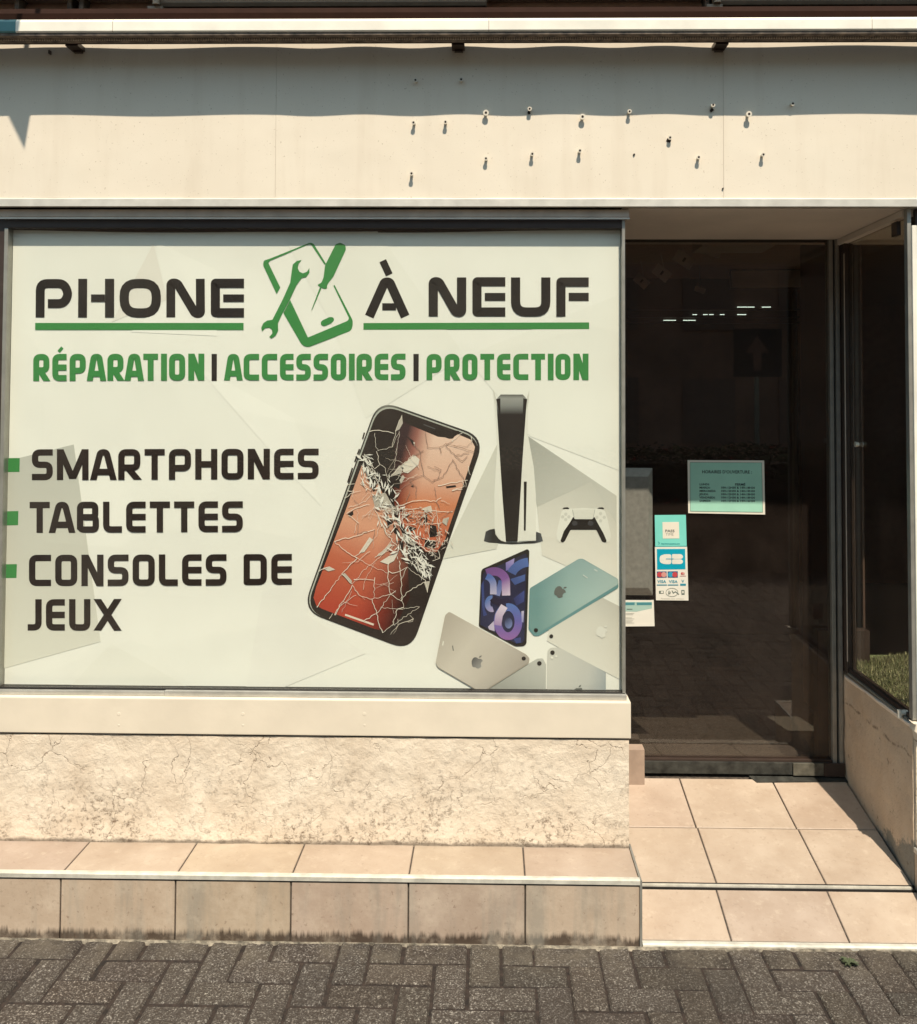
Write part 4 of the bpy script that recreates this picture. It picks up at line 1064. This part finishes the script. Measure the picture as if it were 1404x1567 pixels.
def jag(pts):
    out = [Vector(pts[0])]
    for a, b in zip(pts, pts[1:]):
        a, b = Vector(a), Vector(b); n = max(1, int((b-a).length/15)); d = (b-a); pn = Vector((-d.y, d.x)).normalized()
        for k in range(1, n+1):
            q = a + d*k/n
            if k < n: q += pn*random.uniform(-4.5, 4.5)
            out.append(q)
    return [zp(p.x, p.y) for p in out]
strokes_obj('crack_lines', [ribbon(jag(c), random.uniform(.35,1.15), False, random.uniform(.35,1.0)) for c in ck1], BY, print_mat('print crack', (.78,.72,.62)), PH, .0035)
strokes_obj('crack_lines', [ribbon(jag(c), random.uniform(.4,.8)) for c in ck2], BY, print_mat('print fine crack', (.30,.20,.16)), PH, .0040)
random.seed(17)
extra = []
for k in range(34):
    u, v = random.uniform(.1, .9), random.uniform(.12, .93)
    p = (TL*(1-u)+TR*u)*(1-v) + (BL*(1-u)+BR*u)*v; an = random.uniform(0, 6.28)
    seg_ = [p]
    for q in range(random.randint(2, 4)):
        an += random.gauss(0, .35); p = p + Vector((math.cos(an), math.sin(an)))*random.uniform(25, 60)
        # stay on the glass
        rel = p - TL; a_ = (TR-TL).normalized(); b_ = (BL-TL).normalized()
        if not (50 < rel.dot(a_) < (TR-TL).length-40 and 50 < rel.dot(b_) < (BL-TL).length-50): break
        seg_.append(p)
    if len(seg_) > 1: extra.append([(q.x, q.y) for q in seg_])
strokes_obj('crack_lines', [ribbon(jag(c), random.uniform(.3,.8), False, .25) for c in extra], BY, print_mat('print hair crack', (.70,.62,.53)), PH, .0050)
# shattered belt: many small slivers
random.seed(9)
belt = [(440,400),(500,530),(545,640),(600,720),(640,830),(700,930),(760,1010),(800,1090)]
def slv(n, sprd, lo, hi):
    L_ = []
    for i in range(n):
        k = random.random()*(len(belt)-1.001); a, b = Vector(belt[int(k)]), Vector(belt[int(k)+1]); p = a+(b-a)*(k % 1)
        s = sprd*(.4+1.2*math.sin(math.pi*k/(len(belt)-1)))
        p += Vector((random.gauss(0, s), random.gauss(0, s*.5)))
        an = math.atan2((b-a).y, (b-a).x) + random.gauss(0, .7); l = random.uniform(lo, hi); w = l*random.uniform(.06, .3)
        u = Vector((math.cos(an), math.sin(an))); v = Vector((-u.y, u.x))
        L_.append([zp(*q) for q in (p-u*l, p+v*w*random.random(), p+u*l, p-v*w)])
    return L_
polys('glass_splinters', slv(50, 34, 6, 20), BY, print_mat('print splinter dark', (.03,.025,.022)), PH, .0045)
polys('glass_splinters', slv(330, 34, 9, 32), BY, print_mat('print splinter pale', (.80,.79,.72)), PH, .0055)
belt = [(560,700),(700,730),(800,760),(880,870),(830,960)]
polys('glass_splinters', slv(190, 30, 5, 20), BY, print_mat('print splinter pale', (.62,.55,.47)), PH, .0065)
polys('glass_splinters', slv(22, 30, 6, 20), BY, print_mat('print splinter dark', (.05,.035,.03)), PH, .0075)

# ---- console and controller
def zc_(x, y): return (640+x/3.135, 580+y/3.135)
CN = bpy.data.objects.new('console_picture', None); CN.location = at(785, 700, BY); COL.objects.link(CN); CN.parent = ban; CN.matrix_parent_inverse = WORLD[ban.name].inverted(); WORLD[CN.name] = Matrix.Translation(CN.location)
def P7(name, pts, mat, lift, par=None, r=0): return poly(name, [zc_(p[0], p[1]) for p in (fillet(pts, r, True) if r else pts)], BY, mat, par or CN, lift)
wht = print_mat('print white plastic', (.74,.74,.67)); whs = print_mat('print white shade', (.60,.60,.54))
blk = PM['black']
P7('base', [(325,732),(345,722),(368,718),(372,745),(388,768),(420,783),(480,783),(565,776),(567,732),(590,741),(600,778),(560,787),(450,792),(340,785),(316,778)], print_mat('print navy base', grad=(zc_(316,740), zc_(600,740), [(0,(.06,.065,.07)),(.15,(.02,.02,.02)),(.8,(.02,.02,.02)),(1,(.09,.10,.11))])), .0007)
P7('left_wing', [(361,50),(378,100),(400,420),(422,782),(398,775),(380,755),(368,720),(366,560),(380,320),(372,160)], wht, .0009)
P7('left_wing', [(361,50),(378,100),(380,150),(371,110)], whs, .0011)
P7('right_wing', [(535,50),(528,140),(528,270),(556,425),(566,560),(566,775),(482,778),(500,400),(520,100)], wht, .0009)
P7('right_wing', [(535,50),(530,110),(522,150),(519,100)], whs, .0011)
P7('core', [(380,92),(397,74),(503,74),(520,92),(520,130),(502,380),(478,780),(422,780),(405,560),(378,140)], print_mat('print console core', grad=(zc_(450,74), zc_(450,170), [(0,(.10,.10,.09)),(.2,(.30,.31,.29)),(.55,(.22,.23,.22)),(1,(.018,.015,.014))])), .0011)
P7('core', [(375,96),(395,92),(396,300),(384,140)], blk, .0013); P7('core', [(524,96),(505,92),(502,300),(515,170)], blk, .0013)
P7('disc_slot', [(508,492),(522,492),(517,727),(508,727)], blk, .0013)
CT = bpy.data.objects.new('controller_picture', None); CT.location = at(893, 800, BY); COL.objects.link(CT); CT.parent = ban; CT.matrix_parent_inverse = WORLD[ban.name].inverted(); WORLD[CT.name] = Matrix.Translation(CT.location)
P7('body', [(690,632),(712,620),(740,622),(795,618),(850,622),(875,620),(897,632),(912,680),(926,750),(920,778),(905,786),(885,760),(860,720),(730,720),(705,765),(685,786),(668,776),(664,745),(678,680)], wht, .0009, CT, 10)
P7('black_front', [(745,660),(752,672),(838,672),(846,660),(862,690),(890,740),(906,778),(898,785),(884,780),(856,723),(732,723),(704,778),(694,785),(683,778),(700,730),(728,690)], blk, .0011, CT, 5)
for x in (693, 860): P7('trigger', [(x,622),(x+8,616),(x+26,615),(x+33,620),(x+30,624)], blk, .0013, CT)
for x in (752, 828):
    P7('stick', [(x+14*math.cos(a*.5236), 692+12*math.sin(a*.5236)) for a in range(12)], print_mat('print stick', (.05,.05,.055)), .0014, CT)
for x, y in ((709,648),(709,674),(694,661),(724,661),(876,645),(876,680),(858,663),(894,663)):
    P7('button', [(x+8*math.cos(a*.7854), y+8*math.sin(a*.7854)) for a in range(8)], whs, .0012, CT)
P7('touchpad', [(742,626),(848,626),(838,668),(752,668)], print_mat('print touchpad', (.68,.68,.61)), .0012, CT)
for a, b in (((741,626),(750,668)),((849,626),(840,668))): strokes_obj('seam', [ribbon([zc_(*a), zc_(*b)], .6)], BY, print_mat('print seam', (.28,.30,.28)), CT, .0014)

# ---- tablets
def zt_(x, y): return (640+x/4.3875, 820+y/4.3875)
TB = bpy.data.objects.new('tablets_picture', None); TB.location = at(820, 980, BY); COL.objects.link(TB); TB.parent = ban; TB.matrix_parent_inverse = WORLD[ban.name].inverted(); WORLD[TB.name] = Matrix.Translation(TB.location)
def P8(name, pts, mat, lift, r=0): return poly(name, [zt_(p[0], p[1]) for p in (fillet(pts, r, True) if r else pts)], BY, mat, TB, lift)
def disc(name, x, y, r, mat, lift, n=20, sy=1): return P8(name, [(x+r*math.cos(6.2832*a/n), y+r*sy*math.sin(6.2832*a/n)) for a in range(n)], mat, lift)
def apple(x, y, s, ang, mat, lift):
    body = [(0,-.28),(.12,-.34),(.28,-.34),(.42,-.24),(.34,-.12),(.33,.02),(.38,.14),(.47,.20),(.40,.36),(.28,.50),(.16,.52),(.02,.47),(-.12,.52),(-.24,.50),(-.38,.32),(-.47,.08),(-.45,-.14),(-.36,-.28),(-.22,-.34),(-.10,-.32)]
    leaf = [(.0,-.38),(.02,-.54),(.18,-.66),(.17,-.50),(.08,-.41)]
    ca, sa = math.cos(R(ang)), math.sin(R(ang))
    for p in (body, leaf):
        P8('fruit_emblem', [(x+s*(u*ca-v*sa), y+s*(u*sa+v*ca)) for u, v in p], mat, lift)
emb = print_mat('print emblem', (.13,.14,.13)); lens = PM['black']
# right pale silver
P8('tablet_back', [(872,668),(880,625),(1240,415),(1357,475),(1357,965),(935,745),(866,705)], print_mat('print silver tablet', grad=(zt_(1240,415), zt_(1000,800), [(0,(.56,.55,.49)),(.3,(.63,.62,.55)),(1,(.70,.69,.62))])), .0007)
disc('camera_lens', 895, 673, 13, lens, .0022); apple(1235, 640, 80, 30, print_mat('print pale emblem', (.70,.70,.64)), .0018)
# teal tablet
P8('tablet_edge', [(750,352),(1078,155),(1105,153),(1344,290),(1346,348),(812,672),(778,672),(742,628)], print_mat('print teal edge', (.13,.28,.29)), .0010, 12)
P8('tablet_back', [(753,352),(1078,157),(1105,156),(1343,292),(1344,325),(806,655),(775,655),(750,615)], print_mat('print teal tablet', grad=(zt_(800,350), zt_(1250,340), [(0,(.16,.30,.30)),(.5,(.33,.47,.45)),(1,(.42,.54,.51))]), dark=(zt_(1050,170), zt_(1000,560), [(0,(.78,.82,.85)),(.6,(1,1,1)),(1,(1.0,1.0,.98))])), .0013, 12)
apple(955, 372, 80, 42, emb, .0020); disc('camera_lens', 792, 633, 14, lens, .0022)
strokes_obj('connector', [ribbon([zt_(1183,225), zt_(1205,237)], 1.6), ribbon([zt_(1108,262), zt_(1138,282)], 1.5)], BY, print_mat('print pale mark', (.60,.66,.62)), TB, .0020)
# dark front tablet with coloured ribbons
P8('tablet_front', [(424,240),(432,222),(735,88),(748,100),(729,722),(712,740),(655,743),(408,608)], lens, .0010, 14)
scrn = [(436,262),(446,244),(722,118),(730,125),(714,700),(700,718),(660,724),(418,596)]
P8('tablet_screen', scrn, print_mat('print deep blue', grad=(zt_(430,500), zt_(730,200), [(0,(.022,.025,.07)),(1,(.02,.02,.05))])), .0013)
def arc(cx_, cy_, rx, ry, a0, a1, n=14): return [(cx_+rx*math.cos(R(a0+(a1-a0)*k/n)), cy_+ry*math.sin(R(a0+(a1-a0)*k/n))) for k in range(n+1)]
def swirl(pts, w, g, lift, w1=None): strokes_obj('screen_ribbon', [ribbon([zt_(*p) for p in pts], w/4.3875, False, None if w1 is None else w1/4.3875)], BY, g, TB, lift)
gp = lambda n, a, b, s: print_mat(n, grad=(zt_(*a), zt_(*b), s))
V1 = gp('print violet', (500,215), (600,400), [(0,(.16,.07,.24)),(.5,(.22,.10,.32)),(1,(.62,.52,.66))])
V2 = gp('print blue ribbon', (470,280), (500,400), [(0,(.08,.15,.42)),(1,(.50,.46,.60))])
V3 = gp('print ring', (600,460), (600,700), [(0,(.10,.18,.46)),(.45,(.13,.12,.40)),(1,(.28,.13,.36))])
V4 = gp('print lilac', (560,480), (530,640), [(0,(.66,.58,.70)),(1,(.25,.13,.36))])
V5 = gp('print mid blue', (560,350), (720,150), [(0,(.04,.06,.20)),(1,(.09,.16,.42))])
P8('screen_ribbon', [(590,180),(648,150),(640,215),(590,235)], gp('print pale violet', (590,230),(640,150),[(0,(.16,.14,.42)),(1,(.36,.30,.56))]), .0015)
swirl(arc(760,290,140,115,200,262), 60, V5, .0016); P8('screen_ribbon', [(620,290),(720,258),(718,300),(650,330)], V5, .0017)
P8('screen_ribbon', [(640,420),(715,365),(712,440),(660,470)], gp('print dim blue', (640,420),(715,400),[(0,(.03,.035,.12)),(1,(.05,.07,.24))]), .0016)
P8('screen_ribbon', [(430,470),(425,330),(440,300),(450,500),(465,530),(440,540)], V5, .0016)
swirl([(532,400),(552,330),(560,300)], 36, gp('print steel', (540,300),(545,400),[(0,(.05,.09,.28)),(1,(.20,.24,.50))]), .0017)
swirl([(460,250)]+arc(510,310,80,72,-105,0)+[(592,400)], 56, V1, .0019)
swirl([(460,270)]+arc(440,330,66,62,-60,0)+[(506,392)], 44, V2, .0021)
swirl(arc(560,390,70,55,150,40), 46, gp('print ink', (500,400),(600,440),[(0,(.014,.012,.03)),(1,(.02,.015,.05))]), .0023)
swirl(arc(495,455,28,38,280,70), 36, gp('print sky', (465,430),(520,500),[(0,(.10,.18,.44)),(1,(.42,.36,.56))]), .0021)
swirl(arc(605,575,70,98,-100,250,28), 52, V3, .0025)
swirl([(580,470),(545,530),(534,600)], 50, V4, .0027)
disc('screen_ribbon', 608, 585, 26, gp('print hole', (590,560),(630,620),[(0,(.03,.04,.10)),(1,(.20,.26,.52))]), .0029, sy=1.4)
P8('screen_ribbon', [(694,505),(712,502),(708,580),(696,578)], gp('print pale', (694,505),(700,580),[(0,(.5,.46,.62)),(1,(.25,.25,.5))]), .0027)
P8('screen_ribbon', [(470,610),(510,570),(515,640),(478,628)], V2, .0024)
P8('screen_ribbon', [(640,690),(690,680),(692,716),(660,722)], V5, .0024)
# bottom grey tablets
P8('tablet_back', [(430,1047),(800,824),(838,822),(860,862),(858,1047)], gp('print grey tablet', (600,1040),(800,840),[(0,(.34,.35,.32)),(1,(.48,.49,.45))]), .0012, 10)
disc('camera_lens', 815, 855, 15, lens, .0022)
P8('tablet_back', [(866,1047),(870,770),(892,750),(950,750),(1262,915),(1262,1047)], gp('print blue grey tablet', (880,900),(1262,960),[(0,(.58,.58,.53)),(.7,(.50,.51,.48)),(1,(.34,.38,.39))]), .0012, 8)
disc('camera_lens', 903, 783, 15, lens, .0022); disc('camera_flash', 899, 818, 9, wht, .0022); disc('camera_flash', 929, 808, 7, wht, .0022)
P8('fruit_emblem', [(1046,1047),(1050,1030),(1062,1022),(1080,1022),(1098,1020),(1104,1026),(1097,1036),(1100,1047)], emb, .0020); P8('fruit_emblem', [(1078,1018),(1082,1005),(1096,1000),(1092,1012)], emb, .0020)
# gold tablet
P8('tablet_edge', [(210,508),(183,530),(118,855),(135,884),(416,1047),(440,1047),(742,856),(750,822),(728,796)], print_mat('print gold edge', (.40,.36,.30)), .0031, 12)
P8('tablet_back', [(214,510),(186,530),(120,850),(137,880),(418,1044),(432,1044),(738,850),(745,822),(724,797)], gp('print gold tablet', (180,600),(640,980),[(0,(.45,.41,.35)),(.35,(.58,.54,.47)),(.65,(.52,.48,.42)),(1,(.36,.33,.29))]), .0034, 12)
disc('camera_lens', 710, 822, 14, lens, .0037); apple(398, 845, 80, 20, gp('print emblem gold', (370,820),(430,870),[(0,(.09,.09,.09)),(1,(.30,.30,.29))]), .0037)
strokes_obj('connector', [ribbon([zt_(232,735), zt_(238,770)], 1.4)], BY, emb, TB, .0037); strokes_obj('connector', [ribbon([zt_(171,705), zt_(166,735)], 1.8)], BY, wht, TB, .0037)

# ------------------------------------------------------------------ notices on the door glass
SY = DY + .001
def tmat(name, c, rough=.4):
    return simple(name, c if len(c) == 4 else (*c, 1), rough, var=.04, sc_=12, bump=.02)
ink = tmat('dark ink', (.03,.05,.05)); paper = tmat('cream paper', (.78,.74,.63)); paperw = tmat('white sticker', (.74,.72,.64))
def txt(s, px, py, hpx, parent, mat, name='writing', align='LEFT', Y=SY, lift=.0012, bold=.0, wpx=None, under=False):
    cu = bpy.data.curves.new(name, 'FONT'); cu.body = s; cu.align_x = align; cu.resolution_u = 2; cu.offset = bold
    tmp = bpy.data.objects.new(name, cu); COL.objects.link(tmp)
    dg = bpy.context.evaluated_depsgraph_get(); me = bpy.data.meshes.new_from_object(tmp.evaluated_get(dg))
    bpy.data.objects.remove(tmp)
    xs_ = [v.co.x for v in me.vertices]; 
    k = hpx/F*(Y+2.917)/.70; kx = k
    if wpx: kx = wpx/F*(Y+2.917)/(max(xs_)-min(xs_))
    p = at(px, py, Y)
    for v in me.vertices: v.co = Vector((p.x + v.co.x*kx, Y-lift, p.z + v.co.y*k))
    me.materials.clear(); me.materials.append(mat)
    return link(bpy.data.objects.new(name, me), parent)
def rect(a, b): return [(a[0],a[1]),(b[0],a[1]),(b[0],b[1]),(a[0],b[1])]
def zs(x, y): return (940+x/4.68, 660+y/4.68)   # second crop of the door notices
def sheet(name, pts, mat, parent, lift, th=.0006):
    bm = NB(); q = [at(p[0], p[1], SY) for p in pts]
    a = [bm.verts.new((v.x, SY-lift, v.z)) for v in q]; b = [bm.verts.new((v.x, SY-lift+th, v.z)) for v in q]
    bm.faces.new(a); bm.faces.new(b[::-1])
    for i in range(len(a)): bm.faces.new((a[i], b[i], b[(i+1) % len(a)], a[(i+1) % len(a)]))
    return obj(name, fixn(bm), mat, parent)
dk0 = tmat('line green', (.08,.16,.13))
hn = thing('opening_hours_notice', at(1110, 787, SY), 'turquoise opening hours notice with pale border taped to the door glass', 'notice')
sheet('border', [zs(527,206),zs(1076,209),zs(1083,596),zs(532,586)], paper, hn, .0006)
sheet('panel', [zs(545,222),zs(1058,225),zs(1065,579),zs(547,572)], tmat('turquoise paper', (.36,.66,.52)), hn, .0012)
for a, b in (((545,222),(1058,225)),((1058,225),(1065,579)),((547,572),(1065,579)),((545,222),(547,572))):
    strokes_obj('border_line', [ribbon([zs(*a), zs(*b)], .45)], SY, dk0, hn, .0016)
txt("HORAIRES D'OUVERTURE :", *zs(630,300), 4.6, hn, ink, bold=.02, wpx=75, lift=.0016)
rows = [('LUNDI:', 'FERMÉ'), ('MARDI:', '10H-12H30 & 14H-18H30'), ('MERCREDI:', '10H-12H30 & 14H-18H30'), ('JEUDI:', '10H-12H30 & 14H-18H30'), ('VENDREDI:', '10H-12H30 & 14H-18H30'), ('SAMEDI:', '10H-12H30 & 14H-16H30')]
for i, (a, b) in enumerate(rows):
    y = 386+i*23.6
    txt(a, *zs(612, y), 2.9, hn, ink, bold=.03, lift=.0016, wpx=(15, 16, 24.5, 14, 24, 17)[i])
    if i == 0:
        txt(b, *zs(866, y), 2.9, hn, ink, bold=.03, lift=.0016, wpx=15.5); strokes_obj('underline', [ribbon([zs(864,391), zs(940,391)], .5)], SY, ink, hn, .0016)
    else: txt(b, *zs(764, y), 2.9, hn, ink, bold=.03, lift=.0016, wpx=51)
ps = thing('pass_sticker', at(1026, 835, SY), 'square turquoise sticker reading PASS TIME above the card payment sticker', 'sticker')
sheet('ground', [zs(292,600),zs(515,598),zs(521,820),zs(296,822)], tmat('bright turquoise', (.20,.66,.58)), ps, .0006)
sheet('foot_band', [zs(296,822.5),zs(521,820.5),zs(521,826),zs(296,828)], tmat('deep turquoise', (.02,.35,.36)), ps, .0006)
sheet('panel', [zs(347,650),zs(465,649),zs(468,767),zs(350,768)], paper, ps, .0012)
txt('PASS', *zs(366,722), 3.9, ps, tmat('grey ink', (.10,.11,.10)), bold=.02, wpx=14, lift=.0016)
txt('TIME', *zs(369,746), 3.9, ps, tmat('pale grey ink', (.30,.32,.28)), wpx=12, lift=.0016)
txt('http://www.passtime.com', *zs(338,808), 1.8, ps, tmat('teal ink', (.01,.25,.27)), bold=.03, wpx=28, lift=.0016)
strokes_obj('tick_mark', [ribbon([zs(316,790), zs(326,800), zs(318,810)], .6)], SY, tmat('teal ink', (.01,.25,.27)), ps, .0016)
cb = thing('card_payment_sticker', at(1029, 919, SY), 'tall white bank card sticker with a blue CB panel at its top', 'sticker')
sheet('ground', [zs(293,828),zs(524,827),zs(534,1212),zs(301,1210)], paperw, cb, .0006)
sheet('blue_panel', [zs(307,843),zs(509,842),zs(512,987),zs(309,990)], tmat('card blue', (.0,.33,.47)), cb, .0012)
sC = ribbon(fillet([zs(411,897),zs(352,897),zs(345,914),zs(352,932),zs(411,932)], 3), 8.4)
polys('letter_c', [[zs(*p) for p in fillet([(360,880),(411,880),(411,951),(360,951),(330,940),(326,915),(330,892)], 16, True)]], SY, paperw, cb, .0016)
polys('letter_b', [[zs(*p) for p in fillet([(416,879),(480,879),(494,890),(494,905),(480,914),(416,914)], 7, True)], [zs(*p) for p in fillet([(416,916),(480,916),(494,925),(494,940),(480,950),(416,950)], 7, True)]], SY, paperw, cb, .0016)
strokes_obj('letter_slit', [ribbon([zs(372,913), zs(428,913)], .9)], SY, tmat('card blue', (.0,.33,.47)), cb, .0024)
def dsc(name, x, y, r, mat, lift): polys(name, [[zs(x+r*math.cos(6.2832*a/16), y+r*math.sin(6.2832*a/16)) for a in range(16)]], SY, mat, cb, lift)
mr = tmat('card red', (.50,.06,.07)); mo = tmat('card pink', (.62,.30,.26)); mb = tmat('card cyan', (.03,.32,.48)); nv = tmat('navy', (.04,.09,.20)); tq = tmat('teal blue', (.03,.26,.36))
sheet('card_mark', [zs(307,1004),zs(377,1003),zs(378,1048),zs(308,1049)], nv, cb, .0012); dsc('card_mark', 327, 1026, 19, mr, .0016); dsc('card_mark', 357, 1026, 19, mo, .0020)
sheet('card_mark', [zs(384,1003),zs(457,1002),zs(458,1048),zs(385,1048)], nv, cb, .0012); dsc('card_mark', 405, 1026, 19, mb, .0016); dsc('card_mark', 436, 1026, 19, mr, .0020)
dsc('card_mark', 488, 1018, 9, mr, .0016); dsc('card_mark', 498, 1018, 9, mo, .0020); strokes_obj('card_mark', [ribbon([zs(472,1036), zs(516,1036)], .6)], SY, mr, cb, .0016)
txt('VISA', *zs(312,1085), 4.2, cb, tq, wpx=13.2, bold=.02, lift=.0016); txt('VISA', *zs(394,1085), 4.2, cb, tq, wpx=13.2, bold=.02, lift=.0016); txt('V', *zs(484,1082), 4.0, cb, tq, wpx=4.4, bold=.02, lift=.0016)
for a, b, y in ((307,379,1100),(386,461,1100)): strokes_obj('card_mark', [ribbon([zs(a,y), zs(b,y)], 1.5)], SY, tq, cb, .0016)
sheet('card_mark', [zs(474,1091),zs(515,1091),zs(515,1106),zs(474,1106)], tq, cb, .0012)
dk_ = tmat('grey green ink', (.12,.16,.14))
sheet('chip_mark', [zs(322,1142),zs(356,1142),zs(357,1162),zs(323,1163)], dk_, cb, .0012); sheet('chip_mark', [zs(335,1146),zs(352,1146),zs(352,1158),zs(335,1158)], paperw, cb, .0018)
el = [zs(415+43*math.cos(6.2832*a/28), 1153+30*math.sin(6.2832*a/28)) for a in range(28)]
strokes_obj('contactless_mark', [ribbon(el, .55, True)] + [ribbon([zs(412+r*math.cos(R(t)), 1154+r*math.sin(R(t))) for t in (140,160,180,200,220)], .8) for r in (8,15,22)] + [ribbon([zs(415,1140), zs(425,1158), zs(440,1148), zs(466,1168)], 1.2)], SY, dk_, cb, .0016)
sheet('phone_mark', [zs(482,1137),zs(505,1136),zs(506,1170),zs(484,1171)], dk_, cb, .0012); sheet('phone_mark', [zs(488,1144),zs(499,1144),zs(499,1160),zs(489,1160)], paperw, cb, .0018)
txt('Paiement sans contact', *zs(336,1201), 1.6, cb, tmat('pale grey ink', (.36,.36,.32)), wpx=34, lift=.0016)
fl = thing('small_flyer', at(978, 958, SY), 'small white flyer with two teal bars at the foot of the pull handle', 'flyer')
sheet('ground', [zs(67,1208),zs(285,1208),zs(291,1396),zs(67,1398)], paperw, fl, .0006)
sheet('tint', [zs(78,1222),zs(272,1222),zs(272,1268),zs(160,1292),zs(78,1290)], tmat('pale teal', (.36,.52,.46)), fl, .0009)
for a, b in ((78,148),(163,271)): sheet('teal_bar', [zs(a,1226),zs(b,1225),zs(b,1244),zs(a,1245)], tmat('teal bar', (.07,.24,.27)), fl, .0013)
gl_ = tmat('pale text', (.42,.42,.37))
strokes_obj('text_lines', [ribbon([zs(84,y), zs(146-(i%3)*9,y)], .5) for i, y in enumerate((1304,1312,1334,1342,1356,1364,1372))], SY, gl_, fl, .0014)
strokes_obj('text_lines', [ribbon([zs(92,1274), zs(132,1274)], 1.2)], SY, dk_, fl, .0014)

# ------------------------------------------------------------------ weed in the joint
wd_t = thing('weed', gx(1300, 1475) if False else Vector((XX(1300, -.27, 1475), -.275, .0)), 'small green weed growing from a paver joint', 'weed')
wp = Vector((0,0,0)); d = ROT @ Vector(((1300-CX)/F, -(1476-CY)/F, -1.0)); wp = CAMLOC + d*((GZ-CAMLOC.z)/d.z)
wd_t.location = wp; WORLD[wd_t.name] = Matrix.Translation(wp)
bm = NB(); random.seed(2)
for i in range(26):
    a = random.uniform(0, 6.28); l = random.uniform(.010, .030); h = random.uniform(.002, .009); w = l*.22
    c, s = math.cos(a), math.sin(a)
    p = [(0,0,0), (c*l*.5-s*w, s*l*.5+c*w, h), (c*l, s*l, h*.6), (c*l*.5+s*w, s*l*.5-c*w, h)]
    bm.faces.new([bm.verts.new(Vector(q)+wp+Vector((0,0,.002))) for q in p])
obj('leaves', bm, simple('weed green', (.06,.075,.035,1), .7, var=.3), wd_t)

# ------------------------------------------------------------------ across the pavement (seen in the glass)
def leafcloud(name, x0, x1, y0, y1, z0, z1, n, parent, s=.03, flowers=.0):
    bm = NB(); lay = bm.loops.layers.color.new('tone')
    for i in range(n):
        x = random.uniform(x0, x1); y = random.uniform(y0, y1); top = z1 + .12*mn.noise(Vector((x*1.7, y, 0)))
        z = z0 + (top-z0)*random.random()**.6
        a = random.uniform(0, 6.28); b = random.uniform(-1, 1); u = Vector((math.cos(a), math.sin(a), b*.6)).normalized()*s*random.uniform(.5, 1.2); v = u.cross(Vector((0,0,1))).normalized()*s*.35 + Vector((0,0,s*.2))
        p = Vector((x,y,z)); f = bm.faces.new([bm.verts.new(q) for q in (p-u, p+v, p+u, p-v)])
        t = random.uniform(.5, 1.4); c = (.12*t, .15*t, .06*t, 1)
        if random.random() < flowers: c = (.35*t, .05*t, .06*t, 1)
        for l in f.loops: l[lay] = c
    m = NT('hedge leaves'); m.pr(rough=.85, spec=.1); o_ = m.n('ShaderNodeVertexColor', layer_name='tone'); m.base(o_.outputs[0])
    return obj(name, bm, m.m, parent)
random.seed(31)
hd = thing('hedge', (.5, -4.9, 0), 'dark flowering hedge across the pavement mirrored in the door glass', 'hedge')
leafcloud('leaves', -3, 6, -5.2, -4.45, .05, 1.15, 26000, hd, .04, .05)
bm = NB(); box(bm, -3, 6, -5.0, -4.7, -.06, 1.0); obj('branches', bm, M['joint'], hd)
ob = thing('opposite_building', (0, -17, 0), 'shaded brown building across the street mirrored in the door glass', 'building')
bm = NB(); box(bm, -14, 18, -20, -17, -.2, 8); obj('wall', bm, simple('brick red render', (.60,.31,.21,1), .9, var=.2, sc_=1.2), ob)
for i in range(-6, 9):
    for k in range(3):
        x = i*2.2; z = .6+k*2.6
        f_ = part('window_frame', 'reveal', (x, x+1.2, -17.0, -16.95, z, z+1.5), parent=ob)
        o = part('pane', 'reveal', (x+.07, x+1.13, -16.949, -16.94, z+.07, z+1.43), parent=ob)
        o.parent = f_; o.matrix_parent_inverse = Matrix.Identity(4); o.matrix_parent_inverse = Matrix.Identity(4)
sg = thing('arrow_sign', (2.2, -7.5, 0), 'square street sign with a pale upward arrow mirrored in the door glass', 'sign')
bm = NB(); cyl(bm, (3.35,-7.5,-.06), (3.35,-7.5,2.5), .03, 12); obj('post', bm, M['alu'], sg)
part('panel', simple('dark blue sign', (.10,.07,.06,1), .5), (3.05, 3.65, -7.46, -7.45, 1.9, 2.5), parent=sg)
bm = NB(); pts = [(3.30,1.98),(3.40,1.98),(3.40,2.2),(3.5,2.2),(3.35,2.42),(3.2,2.2),(3.30,2.2)]
a = [bm.verts.new((x,-7.445,z)) for x, z in pts]; b = [bm.verts.new((x,-7.449,z)) for x, z in pts]
bm.faces.new(a); bm.faces.new(b[::-1])
for i in range(7): bm.faces.new((a[i], b[i], b[(i+1) % 7], a[(i+1) % 7]))
obj('arrow', fixn(bm), M['reveal'], sg)
